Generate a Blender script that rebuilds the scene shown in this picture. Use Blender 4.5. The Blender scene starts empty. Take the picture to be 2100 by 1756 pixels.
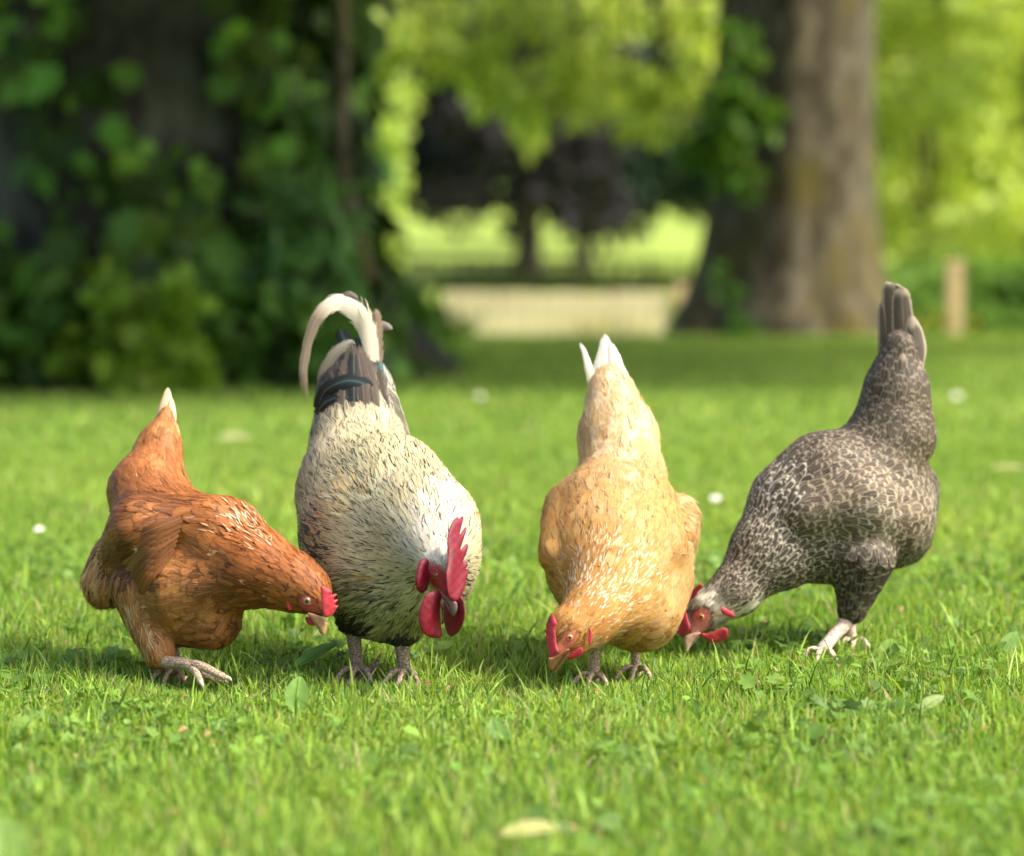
import bpy, math, random
import numpy as np
from mathutils import Vector

SC = bpy.context.scene
rng = np.random.default_rng(11)
random.seed(5)

# ------------------------------------------------------------------ camera, sky, sun, exposure
FPX = 5979.0                       # focal length in units of a 2100 px wide picture
HOR = 480.0                        # row of the horizon in those units
CAM_H = 0.69
PITCH = math.atan((878.0 - HOR) / FPX)
cam_d = bpy.data.cameras.new('camera')
cam = bpy.data.objects.new('camera', cam_d)
SC.collection.objects.link(cam)
SC.camera = cam
cam.location = (0, 0, CAM_H)
cam.rotation_euler = (math.pi / 2 - PITCH, 0, 0)
cam_d.sensor_fit = 'HORIZONTAL'
cam_d.sensor_width = 36.0
cam_d.lens = 36.0 * FPX / 2100.0
cam_d.clip_start = 0.05
cam_d.clip_end = 1000.0
cam_d.dof.use_dof = True
cam_d.dof.focus_distance = 4.40
cam_d.dof.aperture_fstop = 2.5

SUN_DIR = Vector((0.62, -0.24, 0.80)).normalized()      # towards the sun
SUN_EL = math.asin(SUN_DIR.z)
SUN_AZ = math.atan2(SUN_DIR.x, SUN_DIR.y)
world = bpy.data.worlds.new("World")
SC.world = world
world.use_nodes = True
wn = world.node_tree
bg = wn.nodes['Background']
sky = wn.nodes.new('ShaderNodeTexSky')
sky.sky_type = 'NISHITA'
sky.sun_disc = False
sky.sun_elevation = SUN_EL
sky.sun_rotation = SUN_AZ
sky.dust_density = 5.0
sky.ozone_density = 0.4
sky.air_density = 0.8
wn.links.new(sky.outputs[0], bg.inputs[0])
bg.inputs[1].default_value = 0.15
sl = bpy.data.lights.new('sun', 'SUN')
sl.energy = 2.7
sl.angle = math.radians(6.0)
sl.color = (1.0, 0.93, 0.80)
so = bpy.data.objects.new('sun', sl)
SC.collection.objects.link(so)
so.rotation_euler = (-SUN_DIR).to_track_quat('-Z', 'Y').to_euler()
SC.view_settings.view_transform = 'Standard'
SC.view_settings.look = 'None'
SC.view_settings.gamma = 1.0
SC.view_settings.exposure = 1.1
SC.cycles.max_bounces = 8
SC.cycles.diffuse_bounces = 4
SC.cycles.transparent_max_bounces = 12
SC.cycles.use_denoising = True

CAMV = np.array([0.0, 0.0, CAM_H])
FWD = np.array([0.0, math.cos(PITCH), -math.sin(PITCH)])
UP = np.array([0.0, math.sin(PITCH), math.cos(PITCH)])


def W(px, py, Y):
    """world point seen at (px, py) of the 2100-wide picture, at world depth Y"""
    d = FWD + (px - 1050.0) / FPX * np.array([1.0, 0, 0]) - (py - 878.0) / FPX * UP
    return CAMV + d * (Y / d[1])


def proj(P):
    q = P - CAMV
    t = q @ FWD
    return 1050.0 + q[:, 0] / t * FPX, 878.0 - (q @ UP) / t * FPX


# ------------------------------------------------------------------ mesh helpers
def mk_mesh(name, V, F, mat=None, parent=None, base=None, cols=None, smooth=True, vecs=None, midx=None):
    V = np.asarray(V, dtype=np.float32).reshape(-1, 3)
    if base is not None:
        V = V - np.asarray(base, dtype=np.float32)
    if isinstance(F, np.ndarray):
        F = [F]
    me = bpy.data.meshes.new(name)
    me.vertices.add(len(V))
    me.vertices.foreach_set('co', V.ravel())
    tot = np.concatenate([np.full(len(f), f.shape[1], dtype=np.int32) for f in F])
    idx = np.concatenate([f.ravel() for f in F]).astype(np.int32)
    me.loops.add(len(idx))
    me.loops.foreach_set('vertex_index', idx)
    me.polygons.add(len(tot))
    start = np.concatenate([[0], np.cumsum(tot)[:-1]]).astype(np.int32)
    me.polygons.foreach_set('loop_start', start)
    me.polygons.foreach_set('loop_total', tot)
    if midx is not None:
        me.polygons.foreach_set('material_index', np.asarray(midx, dtype=np.int32))
    me.polygons.foreach_set('use_smooth', np.full(len(tot), smooth, dtype=bool))
    for k, c in (cols or {}).items():
        c = np.asarray(c, dtype=np.float32)
        if c.shape[1] == 3:
            c = np.concatenate([c, np.ones((len(c), 1), np.float32)], 1)
        a = me.attributes.new(k, 'FLOAT_COLOR', 'POINT')
        a.data.foreach_set('color', c.ravel())
    for k, c in (vecs or {}).items():
        a = me.attributes.new(k, 'FLOAT_VECTOR', 'POINT')
        a.data.foreach_set('vector', np.asarray(c, dtype=np.float32).ravel())
    me.update(calc_edges=True)
    me.validate()
    for m in (mat if isinstance(mat, (list, tuple)) else [mat]):
        if m:
            me.materials.append(m)
    o = bpy.data.objects.new(name, me)
    SC.collection.objects.link(o)
    if parent is not None:
        o.parent = parent
    return o


def tag(o, label=None, cat=None, group=None, kind=None):
    if label: o['label'] = label
    if cat: o['category'] = cat
    if group: o['group'] = group
    if kind: o['kind'] = kind
    return o


def empty(name, loc):
    o = bpy.data.objects.new(name, None)
    o.empty_display_size = 0.05
    SC.collection.objects.link(o)
    o.location = tuple(float(v) for v in loc)
    return o


def unit(v):
    v = np.asarray(v, dtype=np.float64)
    return v / (np.linalg.norm(v, axis=-1, keepdims=True) + 1e-12)


def catmull(P, n):
    P = np.asarray(P, dtype=np.float64)
    Q = np.vstack([2 * P[0] - P[1], P, 2 * P[-1] - P[-2]])
    out = []
    t = np.linspace(0, len(P) - 1, n)
    for x in t:
        i = min(int(x), len(P) - 2)
        f = x - i
        a, b, c, d = Q[i], Q[i + 1], Q[i + 2], Q[i + 3]
        out.append(0.5 * ((2 * b) + (-a + c) * f + (2 * a - 5 * b + 4 * c - d) * f * f + (-a + 3 * b - 3 * c + d) * f ** 3))
    return np.array(out)


def tube(P, R, n=12, rows=None, flat=None, flat_k=1.0):
    """closed tube along P with radii R; returns V, quads, tris ; v coordinate along"""
    P = np.asarray(P, dtype=np.float64)
    R = np.asarray(R, dtype=np.float64)
    if rows:
        P = catmull(P, rows)
        R = np.interp(np.linspace(0, 1, rows), np.linspace(0, 1, len(R)), R)
    m = len(P)
    T = unit(np.gradient(P, axis=0))
    ref = np.array(flat if flat is not None else [0.31, 0.42, 0.85])
    V = []
    for i in range(m):
        a = ref - T[i] * (ref @ T[i])
        a = unit(a)
        b = np.cross(T[i], a)
        ang = np.linspace(0, 2 * math.pi, n, endpoint=False)
        V.append(P[i] + R[i] * (np.cos(ang)[:, None] * a * flat_k + np.sin(ang)[:, None] * b))
    V = np.concatenate(V)
    i = np.arange(m - 1)[:, None] * n
    j = np.arange(n)[None, :]
    q = np.stack([i + j, i + (j + 1) % n, i + n + (j + 1) % n, i + n + j], -1).reshape(-1, 4)
    V = np.vstack([V, P[0], P[-1]])
    c0, c1 = m * n, m * n + 1
    jj = np.arange(n)
    t0 = np.stack([np.full(n, c0), (jj + 1) % n, jj], -1)
    t1 = np.stack([np.full(n, c1), (m - 1) * n + jj, (m - 1) * n + (jj + 1) % n], -1)
    return V, q, np.vstack([t0, t1])


def join_parts(parts):
    """parts = [(V, quads, tris)], returns merged"""
    VV, QQ, TT, off = [], [], [], 0
    for V, q, t in parts:
        VV.append(V)
        if q is not None and len(q): QQ.append(q + off)
        if t is not None and len(t): TT.append(t + off)
        off += len(V)
    F = []
    if QQ: F.append(np.vstack(QQ))
    if TT: F.append(np.vstack(TT))
    return np.vstack(VV), F


def surface_nets(f, origin, h):
    s = f < 0
    nx, ny, nz = f.shape
    c = [(i, j, k) for i in (0, 1) for j in (0, 1) for k in (0, 1)]
    cnt = np.zeros((nx - 1, ny - 1, nz - 1), np.int8)
    for i, j, k in c:
        cnt += s[i:nx - 1 + i, j:ny - 1 + j, k:nz - 1 + k]
    act = (cnt > 0) & (cnt < 8)
    ci, cj, ck = np.nonzero(act)
    ids = np.full(act.shape, -1, np.int64)
    ids[ci, cj, ck] = np.arange(len(ci))
    acc = np.zeros((len(ci), 3))
    num = np.zeros(len(ci))
    for a in range(8):
        for b in range(a + 1, 8):
            d = np.array(c[b]) - np.array(c[a])
            if np.abs(d).sum() != 1: continue
            fa = f[ci + c[a][0], cj + c[a][1], ck + c[a][2]]
            fb = f[ci + c[b][0], cj + c[b][1], ck + c[b][2]]
            m = (fa < 0) != (fb < 0)
            t = np.where(m, fa / np.where(m, fa - fb, 1), 0)
            p = np.array(c[a])[None, :] + t[:, None] * d[None, :]
            acc += p * m[:, None]
            num += m
    V = (acc / num[:, None] + np.stack([ci, cj, ck], 1)) * h + np.asarray(origin)
    Q = []
    for ax in range(3):
        sl0 = [slice(None)] * 3; sl1 = [slice(None)] * 3
        sl0[ax] = slice(0, -1); sl1[ax] = slice(1, None)
        a, b = s[tuple(sl0)], s[tuple(sl1)]
        e = a != b
        u, v = (ax + 1) % 3, (ax + 2) % 3
        I = np.stack(np.nonzero(e), 1)
        ok = (I[:, u] > 0) & (I[:, v] > 0) & (I[:, u] < f.shape[u] - 1) & (I[:, v] < f.shape[v] - 1)
        I = I[ok]
        flip = a[I[:, 0], I[:, 1], I[:, 2]]
        du = np.zeros(3, int); du[u] = 1
        dv = np.zeros(3, int); dv[v] = 1
        g = lambda J: ids[J[:, 0], J[:, 1], J[:, 2]]
        q = np.stack([g(I - du - dv), g(I - dv), g(I), g(I - du)], 1)
        q[~flip] = q[~flip][:, ::-1]
        Q.append(q)
    return V, np.vstack(Q)


def poly_sdf(X, Y, poly):
    P = np.asarray(poly, dtype=np.float64)
    Q = np.roll(P, -1, axis=0)
    d = np.full(X.shape, 1e9)
    ins = np.zeros(X.shape, bool)
    for (ax, ay), (bx, by) in zip(P, Q):
        ex, ey = bx - ax, by - ay
        wx, wy = X - ax, Y - ay
        t = np.clip((wx * ex + wy * ey) / (ex * ex + ey * ey + 1e-12), 0, 1)
        d = np.minimum(d, (wx - ex * t) ** 2 + (wy - ey * t) ** 2)
        cond = (ay > Y) != (by > Y)
        ins ^= cond & (X < ex * (Y - ay) / (ey + 1e-12) + ax)
    d = np.sqrt(d)
    return np.where(ins, -d, d)


def smooth_poly(poly, it=1):
    P = np.asarray(poly, dtype=np.float64)
    for _ in range(it):
        Q = np.roll(P, -1, axis=0)
        P = np.stack([0.8 * P + 0.2 * Q, 0.2 * P + 0.8 * Q], 1).reshape(-1, 2)
    return P


def pillow(poly, Y, gx, gy, half, rim, h=0.75, it=1, wave=0.0):
    """rounded flat body with outline poly (px), plane depth Y + gx*dx + gy*dy (m per px); half thickness and rim in px"""
    P = smooth_poly(poly, it)
    c = P.mean(0)
    x0, y0 = P.min(0) - 3
    x1, y1 = P.max(0) + 3
    gxs = np.arange(x0, x1, h); gys = np.arange(y0, y1, h)
    gzs = np.arange(-half - 2.5, half + 2.6, h)
    X, Yg = np.meshgrid(gxs, gys, indexing='ij')
    d = poly_sdf(X, Yg, P)
    q = np.clip(-d / rim, 0, 1)
    T = half * np.sqrt(q * (2 - q)) * (0.95 + 0.05 * np.sin(X * 0.35) * np.cos(Yg * 0.31))
    Z = gzs[None, None, :]
    off = wave * np.sin((X - c[0]) * 0.16 + (Yg - c[1]) * 0.05)[:, :, None]
    f = np.where(d[:, :, None] < 0, np.abs(Z - off) - T[:, :, None], np.sqrt(d[:, :, None] ** 2 + (Z - off) ** 2) + 0.05)
    V, Qd = surface_nets(f, (x0, y0, gzs[0]), h)
    O = W(c[0], c[1], Y)
    Xd = (W(c[0] + 1, c[1], Y + gx) - O)
    Yd = (W(c[0], c[1] + 1, Y + gy) - O)
    N = unit(np.cross(Xd, Yd)) * (Y / FPX)
    Wd = O + (V[:, 0:1] - c[0]) * Xd + (V[:, 1:2] - c[1]) * Yd + V[:, 2:3] * N
    return Wd, Qd


# ------------------------------------------------------------------ node helper
class NT:
    def __init__(self, name):
        self.m = bpy.data.materials.new(name)
        self.m.use_nodes = True
        self.t = self.m.node_tree
        self.t.nodes.clear()
        self.out = self.n('ShaderNodeOutputMaterial')

    def n(self, typ, **kw):
        x = self.t.nodes.new(typ)
        for k, v in kw.items():
            setattr(x, k, v)
        return x

    def put(self, sock, v):
        if isinstance(v, bpy.types.NodeSocket):
            self.t.links.new(v, sock)
        elif isinstance(v, (tuple, list)) and len(v) == 3 and sock.type == 'RGBA':
            sock.default_value = (*v, 1)
        else:
            sock.default_value = v

    def math(self, op, a, b=0.0, c=0.0, clamp=False):
        x = self.n('ShaderNodeMath', operation=op, use_clamp=clamp)
        self.put(x.inputs[0], a); self.put(x.inputs[1], b); self.put(x.inputs[2], c)
        return x.outputs[0]

    def ss(self, v, a, b, lo=0.0, hi=1.0):
        x = self.n('ShaderNodeMapRange', interpolation_type='SMOOTHSTEP')
        for i, k in enumerate((v, a, b, lo, hi)):
            self.put(x.inputs[i], k)
        return x.outputs[0]

    def mix(self, f, a, b, mode='MIX'):
        x = self.n('ShaderNodeMix', data_type='RGBA', blend_type=mode)
        self.put(x.inputs[0], f); self.put(x.inputs[6], a); self.put(x.inputs[7], b)
        return x.outputs[2]

    def attr(self, name):
        return self.n('ShaderNodeAttribute', attribute_name=name)

    def sep(self, v):
        x = self.n('ShaderNodeSeparateXYZ'); self.put(x.inputs[0], v)
        return x.outputs

    def comb(self, a, b, c):
        x = self.n('ShaderNodeCombineXYZ')
        self.put(x.inputs[0], a); self.put(x.inputs[1], b); self.put(x.inputs[2], c)
        return x.outputs[0]

    def noise(self, vec=None, scale=5.0, detail=2.0, rough=0.5):
        x = self.n('ShaderNodeTexNoise')
        if vec is not None: self.put(x.inputs['Vector'], vec)
        x.inputs['Scale'].default_value = scale
        x.inputs['Detail'].default_value = detail
        x.inputs['Roughness'].default_value = rough
        return x.outputs[0]

    def coord(self):
        return self.n('ShaderNodeTexCoord').outputs['Object']

    def bump(self, hgt, strength=0.3, dist=0.002):
        x = self.n('ShaderNodeBump')
        x.inputs['Strength'].default_value = strength
        x.inputs['Distance'].default_value = dist
        self.put(x.inputs['Height'], hgt)
        return x.outputs[0]

    def principled(self, col, rough=0.6, spec=0.3, normal=None, **kw):
        p = self.n('ShaderNodeBsdfPrincipled')
        self.put(p.inputs['Base Color'], col)
        self.put(p.inputs['Roughness'], rough)
        p.inputs['Specular IOR Level'].default_value = spec
        if normal is not None: self.put(p.inputs['Normal'], normal)
        for k, v in kw.items():
            self.put(p.inputs[k.replace('_', ' ')], v)
        return p.outputs[0]

    def done(self, sh):
        self.t.links.new(sh, self.out.inputs[0])
        return self.m


def mat_feather(name, gloss=0.55, spec=0.25, rim=(0.70, 0.86)):
    t = NT(name)
    fu = t.sep(t.attr('fuv').outputs['Vector'])
    s, v, rnd = fu[0], fu[1], fu[2]
    pat = t.attr('fpat')
    px = t.n('ShaderNodeSeparateColor'); t.put(px.inputs[0], pat.outputs['Color'])
    lace, streak, fray = px.outputs[0], px.outputs[1], px.outputs[2]
    bar = pat.outputs['Alpha']
    a = t.math('ABSOLUTE', s)
    # barbs run slanted away from the shaft
    bv = t.math('SUBTRACT', v, t.math('MULTIPLY', a, 0.28))
    barb = t.noise(t.comb(t.math('MULTIPLY', s, 1.3), t.math('MULTIPLY', bv, 30.0), t.math('MULTIPLY', rnd, 91.0)), 1.0, 3.0, 0.65)
    blot = t.noise(t.comb(t.math('MULTIPLY', s, 1.0), t.math('MULTIPLY', v, 2.5), t.math('MULTIPLY', rnd, 57.0)), 1.0, 2.0)
    col = t.attr('fcol').outputs['Color']
    # barring
    wv = t.math('SINE', t.math('MULTIPLY', bv, 24.0))
    col = t.mix(t.math('MULTIPLY', t.ss(wv, -0.2, 0.3), bar), col, t.attr('fstreak').outputs['Color'])
    # pale or dark edge
    e = t.math('MAXIMUM', a, t.math('POWER', v, 1.3))
    lm = t.math('MULTIPLY', t.ss(t.math('ADD', e, t.math('MULTIPLY', t.math('SUBTRACT', blot, 0.5), 0.3)), rim[0], rim[1]), lace)
    col = t.mix(lm, col, t.attr('fedge').outputs['Color'])
    # streak along the shaft
    sm = t.math('MULTIPLY', t.ss(a, 0.46, 0.16), t.math('MULTIPLY', t.ss(v, 0.3, 0.5), t.ss(v, 0.98, 0.80)))
    col = t.mix(t.math('MULTIPLY', sm, streak), col, t.attr('fstreak').outputs['Color'])
    # the shaft, a shade paler
    sh = t.math('MULTIPLY', t.ss(a, 0.12, 0.03), 0.16)
    col = t.mix(sh, col, t.mix(0.5, col, (0.9, 0.8, 0.6)))
    k = t.math('MULTIPLY', t.math('ADD', 0.74, t.math('MULTIPLY', barb, 0.50)), t.math('ADD', 0.84, t.math('MULTIPLY', blot, 0.32)))
    hs = t.n('ShaderNodeHueSaturation'); t.put(hs.inputs['Color'], col); t.put(hs.inputs['Value'], k)
    col = hs.outputs[0]
    e2 = t.math('MAXIMUM', a, t.math('DIVIDE', t.math('SUBTRACT', v, 0.45), 0.55))
    cut = t.math('MULTIPLY', t.ss(barb, 0.30, 0.68), fray)
    alpha = t.math('LESS_THAN', e2, t.math('SUBTRACT', 1.01, cut))
    nb = t.bump(barb, 0.35, 0.001)
    p = t.principled(col, gloss, spec, nb, Alpha=alpha)
    tr = t.n('ShaderNodeBsdfTranslucent'); t.put(tr.inputs[0], col)
    # thin vanes let a little light through
    mx = t.n('ShaderNodeMixShader'); mx.inputs[0].default_value = 0.14
    t.put(mx.inputs[1], p)
    tp = t.n('ShaderNodeBsdfTransparent')
    m2 = t.n('ShaderNodeMixShader'); t.put(m2.inputs[0], alpha); t.put(m2.inputs[1], tp.outputs[0]); t.put(m2.inputs[2], tr.outputs[0])
    t.put(mx.inputs[2], m2.outputs[0])
    return t.done(mx.outputs[0])


def mat_body(name):
    t = NT(name)
    c = t.attr('bcol').outputs['Color']
    n = t.noise(t.coord(), 420.0, 3.0)
    n2 = t.noise(t.coord(), 90.0, 2.0)
    col = t.mix(t.ss(n2, 0.4, 0.7, 0.0, 0.45), c, t.mix(1.0, c, (0.75, 0.55, 0.45), 'MULTIPLY'))
    col = t.mix(t.ss(n, 0.55, 0.7, 0.0, 0.35), col, t.mix(0.5, col, (0.85, 0.62, 0.5)))
    return t.done(t.principled(col, 0.55, 0.3, t.bump(n, 0.6, 0.0012)))


def mat_fleshy(name, col, pale, rough=0.42):
    t = NT(name)
    co = t.coord()
    vo = t.n('ShaderNodeTexVoronoi'); t.put(vo.inputs['Vector'], co); vo.inputs['Scale'].default_value = 800.0
    n = t.noise(co, 60.0, 3.0)
    c = t.mix(t.ss(n, 0.35, 0.7), col, tuple(x * 0.72 for x in col))
    c = t.mix(t.ss(vo.outputs['Distance'], 0.35, 0.05, 0.0, 0.40), c, pale)
    return t.done(t.principled(c, rough, 0.4, t.bump(t.math('SUBTRACT', t.math('MULTIPLY', n, 0.6), vo.outputs['Distance']), 0.45, 0.0010),
                               Subsurface_Weight=0.12, Subsurface_Scale=0.004))


def mat_leg(name, col, dark):
    t = NT(name)
    co = t.coord()
    vo = t.n('ShaderNodeTexVoronoi'); vo.feature = 'DISTANCE_TO_EDGE'
    mp = t.n('ShaderNodeMapping'); mp.inputs['Scale'].default_value = (150, 150, 190); t.put(mp.inputs[0], co)
    t.put(vo.inputs['Vector'], mp.outputs[0]); vo.inputs['Scale'].default_value = 1.0
    e = t.ss(vo.outputs['Distance'], 0.0, 0.14)
    n = t.noise(co, 120.0, 2.0)
    c = t.mix(e, dark, col)
    c = t.mix(t.ss(n, 0.45, 0.7, 0, 0.4), c, tuple(x * 0.6 for x in col))
    return t.done(t.principled(c, 0.5, 0.35, t.bump(e, 0.6, 0.0012)))


def mat_beak(name):
    t = NT(name)
    c = t.attr('bcol').outputs['Color']
    n = t.noise(t.coord(), 160.0, 3.0)
    col = t.mix(t.ss(n, 0.4, 0.7, 0, 0.4), c, t.mix(1.0, c, (0.6, 0.5, 0.4), 'MULTIPLY'))
    return t.done(t.principled(col, 0.35, 0.45, t.bump(n, 0.2, 0.001)))


def mat_eye():
    t = NT('eye_gloss')
    c = t.attr('ecol').outputs['Color']
    return t.done(t.principled(c, 0.06, 0.6, Coat_Weight=1.0, Coat_Roughness=0.03))


M_BODY = mat_body('hen_skin')
M_EYE = mat_eye()
M_BEAK = mat_beak('beak_horn')
M_COMB = mat_fleshy('red_comb_skin', (0.48, 0.032, 0.055), (0.75, 0.28, 0.29))
M_COMB_DEEP = mat_fleshy('deep_red_comb_skin', (0.19, 0.005, 0.019), (0.42, 0.07, 0.10), 0.4)
M_LEG_PALE = mat_leg('pale_leg_scale', (0.55, 0.42, 0.30), (0.22, 0.14, 0.08))
M_LEG_PINK = mat_leg('pink_leg_scale', (0.78, 0.62, 0.52), (0.45, 0.30, 0.22))
M_LEG_GREY = mat_leg('grey_leg_scale', (0.45, 0.35, 0.27), (0.14, 0.10, 0.07))
M_CLAW = mat_beak('claw_horn')


# ------------------------------------------------------------------ birds
def lownoise(P, scale, seed):
    r = np.random.default_rng(seed)
    v = np.zeros(len(P))
    for o in range(5):
        k = unit(r.normal(size=3)) * scale * (1.0 + 0.7 * o)
        v += np.sin(P @ k + r.uniform(0, 6.28)) / (1 + 0.6 * o)
    return v / 2.2


class Bird:
    def __init__(self, name, label, Y0, base_px, prims, styles, spots, bare, seed, kblend=0.02):
        self.Y0 = Y0
        self.seed = seed
        self.rng = np.random.default_rng(seed)
        b = W(*base_px, Y0); self.base = np.array([b[0], Y0, 0.0])
        self.root = empty(name, self.base)
        tag(self.root, label, 'rooster' if name == 'rooster' else 'hen', 'chickens pecking on the lawn')
        self.A = np.array([W(p[0], p[1], Y0 + p[2]) for p in prims])
        self.B = np.array([W(p[4], p[5], Y0 + p[6]) for p in prims])
        self.ra = np.array([(p[3] - 5) * (Y0 + p[2]) / FPX for p in prims])
        self.rb = np.array([(p[7] - 5) * (Y0 + p[6]) / FPX for p in prims])
        self.ps = [p[8] for p in prims]
        self.flow = unit(self.B - self.A)
        self.styles = styles
        self.spots = spots
        self.bare = bare
        self.k = kblend
        self.acc = {}

    def prim_d(self, P):
        ds = []
        for a, b, ra, rb in zip(self.A, self.B, self.ra, self.rb):
            ab = b - a
            L = ab @ ab
            t = np.clip(((P - a) @ ab) / L, 0, 1)
            q = P - a - t[..., None] * ab
            ds.append(np.sqrt((q * q).sum(-1)) - (ra + t * (rb - ra)))
        return ds

    def sdf(self, P):
        r = None
        k = self.k
        for d in self.prim_d(P):
            if r is None: r = d
            else:
                h = np.maximum(k - np.abs(r - d), 0) / k
                r = np.minimum(r, d) - h * h * k * 0.25
        return r

    def grad(self, P, e=0.002):
        g = np.stack([self.sdf(P + np.eye(3)[i] * e) - self.sdf(P - np.eye(3)[i] * e) for i in range(3)], -1)
        return unit(g)

    def build_body(self, under, legs, legmat, h=0.0055):
        lo = np.minimum((self.A - self.ra[:, None]).min(0), (self.B - self.rb[:, None]).min(0)) - 0.02
        hi = np.maximum((self.A + self.ra[:, None]).max(0), (self.B + self.rb[:, None]).max(0)) + 0.02
        n = np.ceil((hi - lo) / h).astype(int) + 1
        ax = [lo[i] + np.arange(n[i]) * h for i in range(3)]
        f = np.empty(n, np.float64)
        for i in range(n[0]):
            Yg, Zg = np.meshgrid(ax[1], ax[2], indexing='ij')
            P = np.stack([np.full(Yg.shape, ax[0][i]), Yg, Zg], -1)
            f[i] = self.sdf(P)
        V, Q = surface_nets(f, lo, h)
        for _ in range(2):
            g = self.grad(V)
            V = V - g * self.sdf(V)[:, None]
        self.V, self.Q = V, Q
        col = np.tile(np.array(under), (len(V), 1))
        self.N = self.grad(V)
        wb = self.spotw(V, self.N, self.bare)
        for w, sp in zip(wb, self.bare):
            col = col * (1 - w[:, None]) + np.array(sp['col']) * w[:, None]
        parts = [(V, Q, None)]
        legparts = [tube(*a) for a in legs]
        VV, F = join_parts(parts + legparts)
        nl = len(VV) - len(V)
        col = np.vstack([col, np.tile([0.5, 0.4, 0.3], (nl, 1))])
        nq = len(Q)
        midx = np.ones(sum(len(f_) for f_ in F), np.int32)
        midx[:nq] = 0
        o = mk_mesh('body', VV, F, [M_BODY, legmat], self.root, self.base, {'bcol': col}, midx=midx)
        return o

    def spotw(self, P, N, spots):
        x, y = proj(P)
        view = unit(CAMV - P)
        face = (N * view).sum(-1) > -0.05
        out = []
        for s in spots:
            ca, sa = math.cos(s.get('rot', 0)), math.sin(s.get('rot', 0))
            dx, dy = x - s['x'], y - s['y']
            u = (dx * ca + dy * sa) / s['r']
            v = (-dx * sa + dy * ca) / s.get('r2', s['r'])
            d = np.sqrt(u * u + v * v)
            so_ = s.get('soft', 0.3)
            w = np.clip((1 + so_ - d) / (2 * so_), 0, 1)
            if s.get('front', True): w = w * face
            out.append(w)
        return out

    def scatter(self, dens=0.42, fixed=None):
        # candidate points on the skin, thinned so that neighbours keep a feather-sized distance
        V, Q, r = self.V, self.Q, self.rng
        T = np.vstack([Q[:, [0, 1, 2]], Q[:, [0, 2, 3]]])
        a, b, c = V[T[:, 0]], V[T[:, 1]], V[T[:, 2]]
        area = 0.5 * np.linalg.norm(np.cross(b - a, c - a), axis=1)
        cen = (a + b + c) / 3
        par = self.params(cen)
        rad = dens * np.sqrt(par['L'] * par['Wd'])
        if fixed:
            rad = np.maximum(np.minimum(fixed, rad * .9), .0022)
        need = area / rad ** 2
        ncand = int(min(need.sum() * 2.2, 160000))
        pick = r.choice(len(T), ncand, p=need / need.sum())
        u, v = r.random(ncand), r.random(ncand)
        f = u + v > 1
        u[f], v[f] = 1 - u[f], 1 - v[f]
        P = a[pick] + u[:, None] * (b - a)[pick] + v[:, None] * (c - a)[pick]
        R = rad[pick]
        cell = float(R.max())
        grid, keep = {}, []
        K = np.floor(P / cell).astype(int)
        Pl, Rl, Kl = P.tolist(), R.tolist(), K.tolist()
        # small-radius zones need a finer grid: bucket by two levels
        lev = [0 if q > cell * 0.5 else (1 if q > cell * 0.25 else 2) for q in Rl]
        for i in range(ncand):
            l = lev[i]
            cs = cell / (1 << l)
            x, y, z = Pl[i]
            kx, ky, kz = int(math.floor(x / cs)), int(math.floor(y / cs)), int(math.floor(z / cs))
            r2 = Rl[i] * Rl[i]
            ok = True
            for ix in (kx - 1, kx, kx + 1):
                for iy in (ky - 1, ky, ky + 1):
                    for iz in (kz - 1, kz, kz + 1):
                        for j in grid.get((l, ix, iy, iz), ()):
                            q = Pl[j]
                            if (q[0] - x) ** 2 + (q[1] - y) ** 2 + (q[2] - z) ** 2 < r2:
                                ok = False; break
                        if not ok: break
                    if not ok: break
                if not ok: break
            if ok:
                grid.setdefault((l, kx, ky, kz), []).append(i)
                keep.append(i)
        return P[keep]

    def params(self, P):
        D = np.stack(self.prim_d(P), 1)
        D = D - D.min(1, keepdims=True)
        Wt = np.exp(-D / 0.009)
        Wt /= Wt.sum(1, keepdims=True)
        S = [self.styles[s] for s in self.ps]
        out = {}
        for k in ('L', 'Wd', 'lace', 'streak', 'fray', 'bar', 'point', 'lift', 'var'):
            out[k] = Wt @ np.array([s.get(k, 0.0) for s in S], dtype=float)
        for k in ('col', 'edge', 'stc'):
            out[k] = Wt @ np.array([s.get(k, s['col']) for s in S], dtype=float)
        fl = self.flow.copy()
        out['flow'] = np.einsum('ij,jk->ik', Wt, fl)
        rad = Wt @ np.array([1.0 if s.get('radial') else 0.0 for s in S])
        if rad.max() > 0:
            rd = unit(P - self.radial)
            out['flow'] = unit(out['flow']) * (1 - rad[:, None]) + rd * rad[:, None] * 1.5
        best = Wt.argmax(1)
        out['part'] = np.array([s.get('part', 'plumage') for s in S])[best]
        return out

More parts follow.
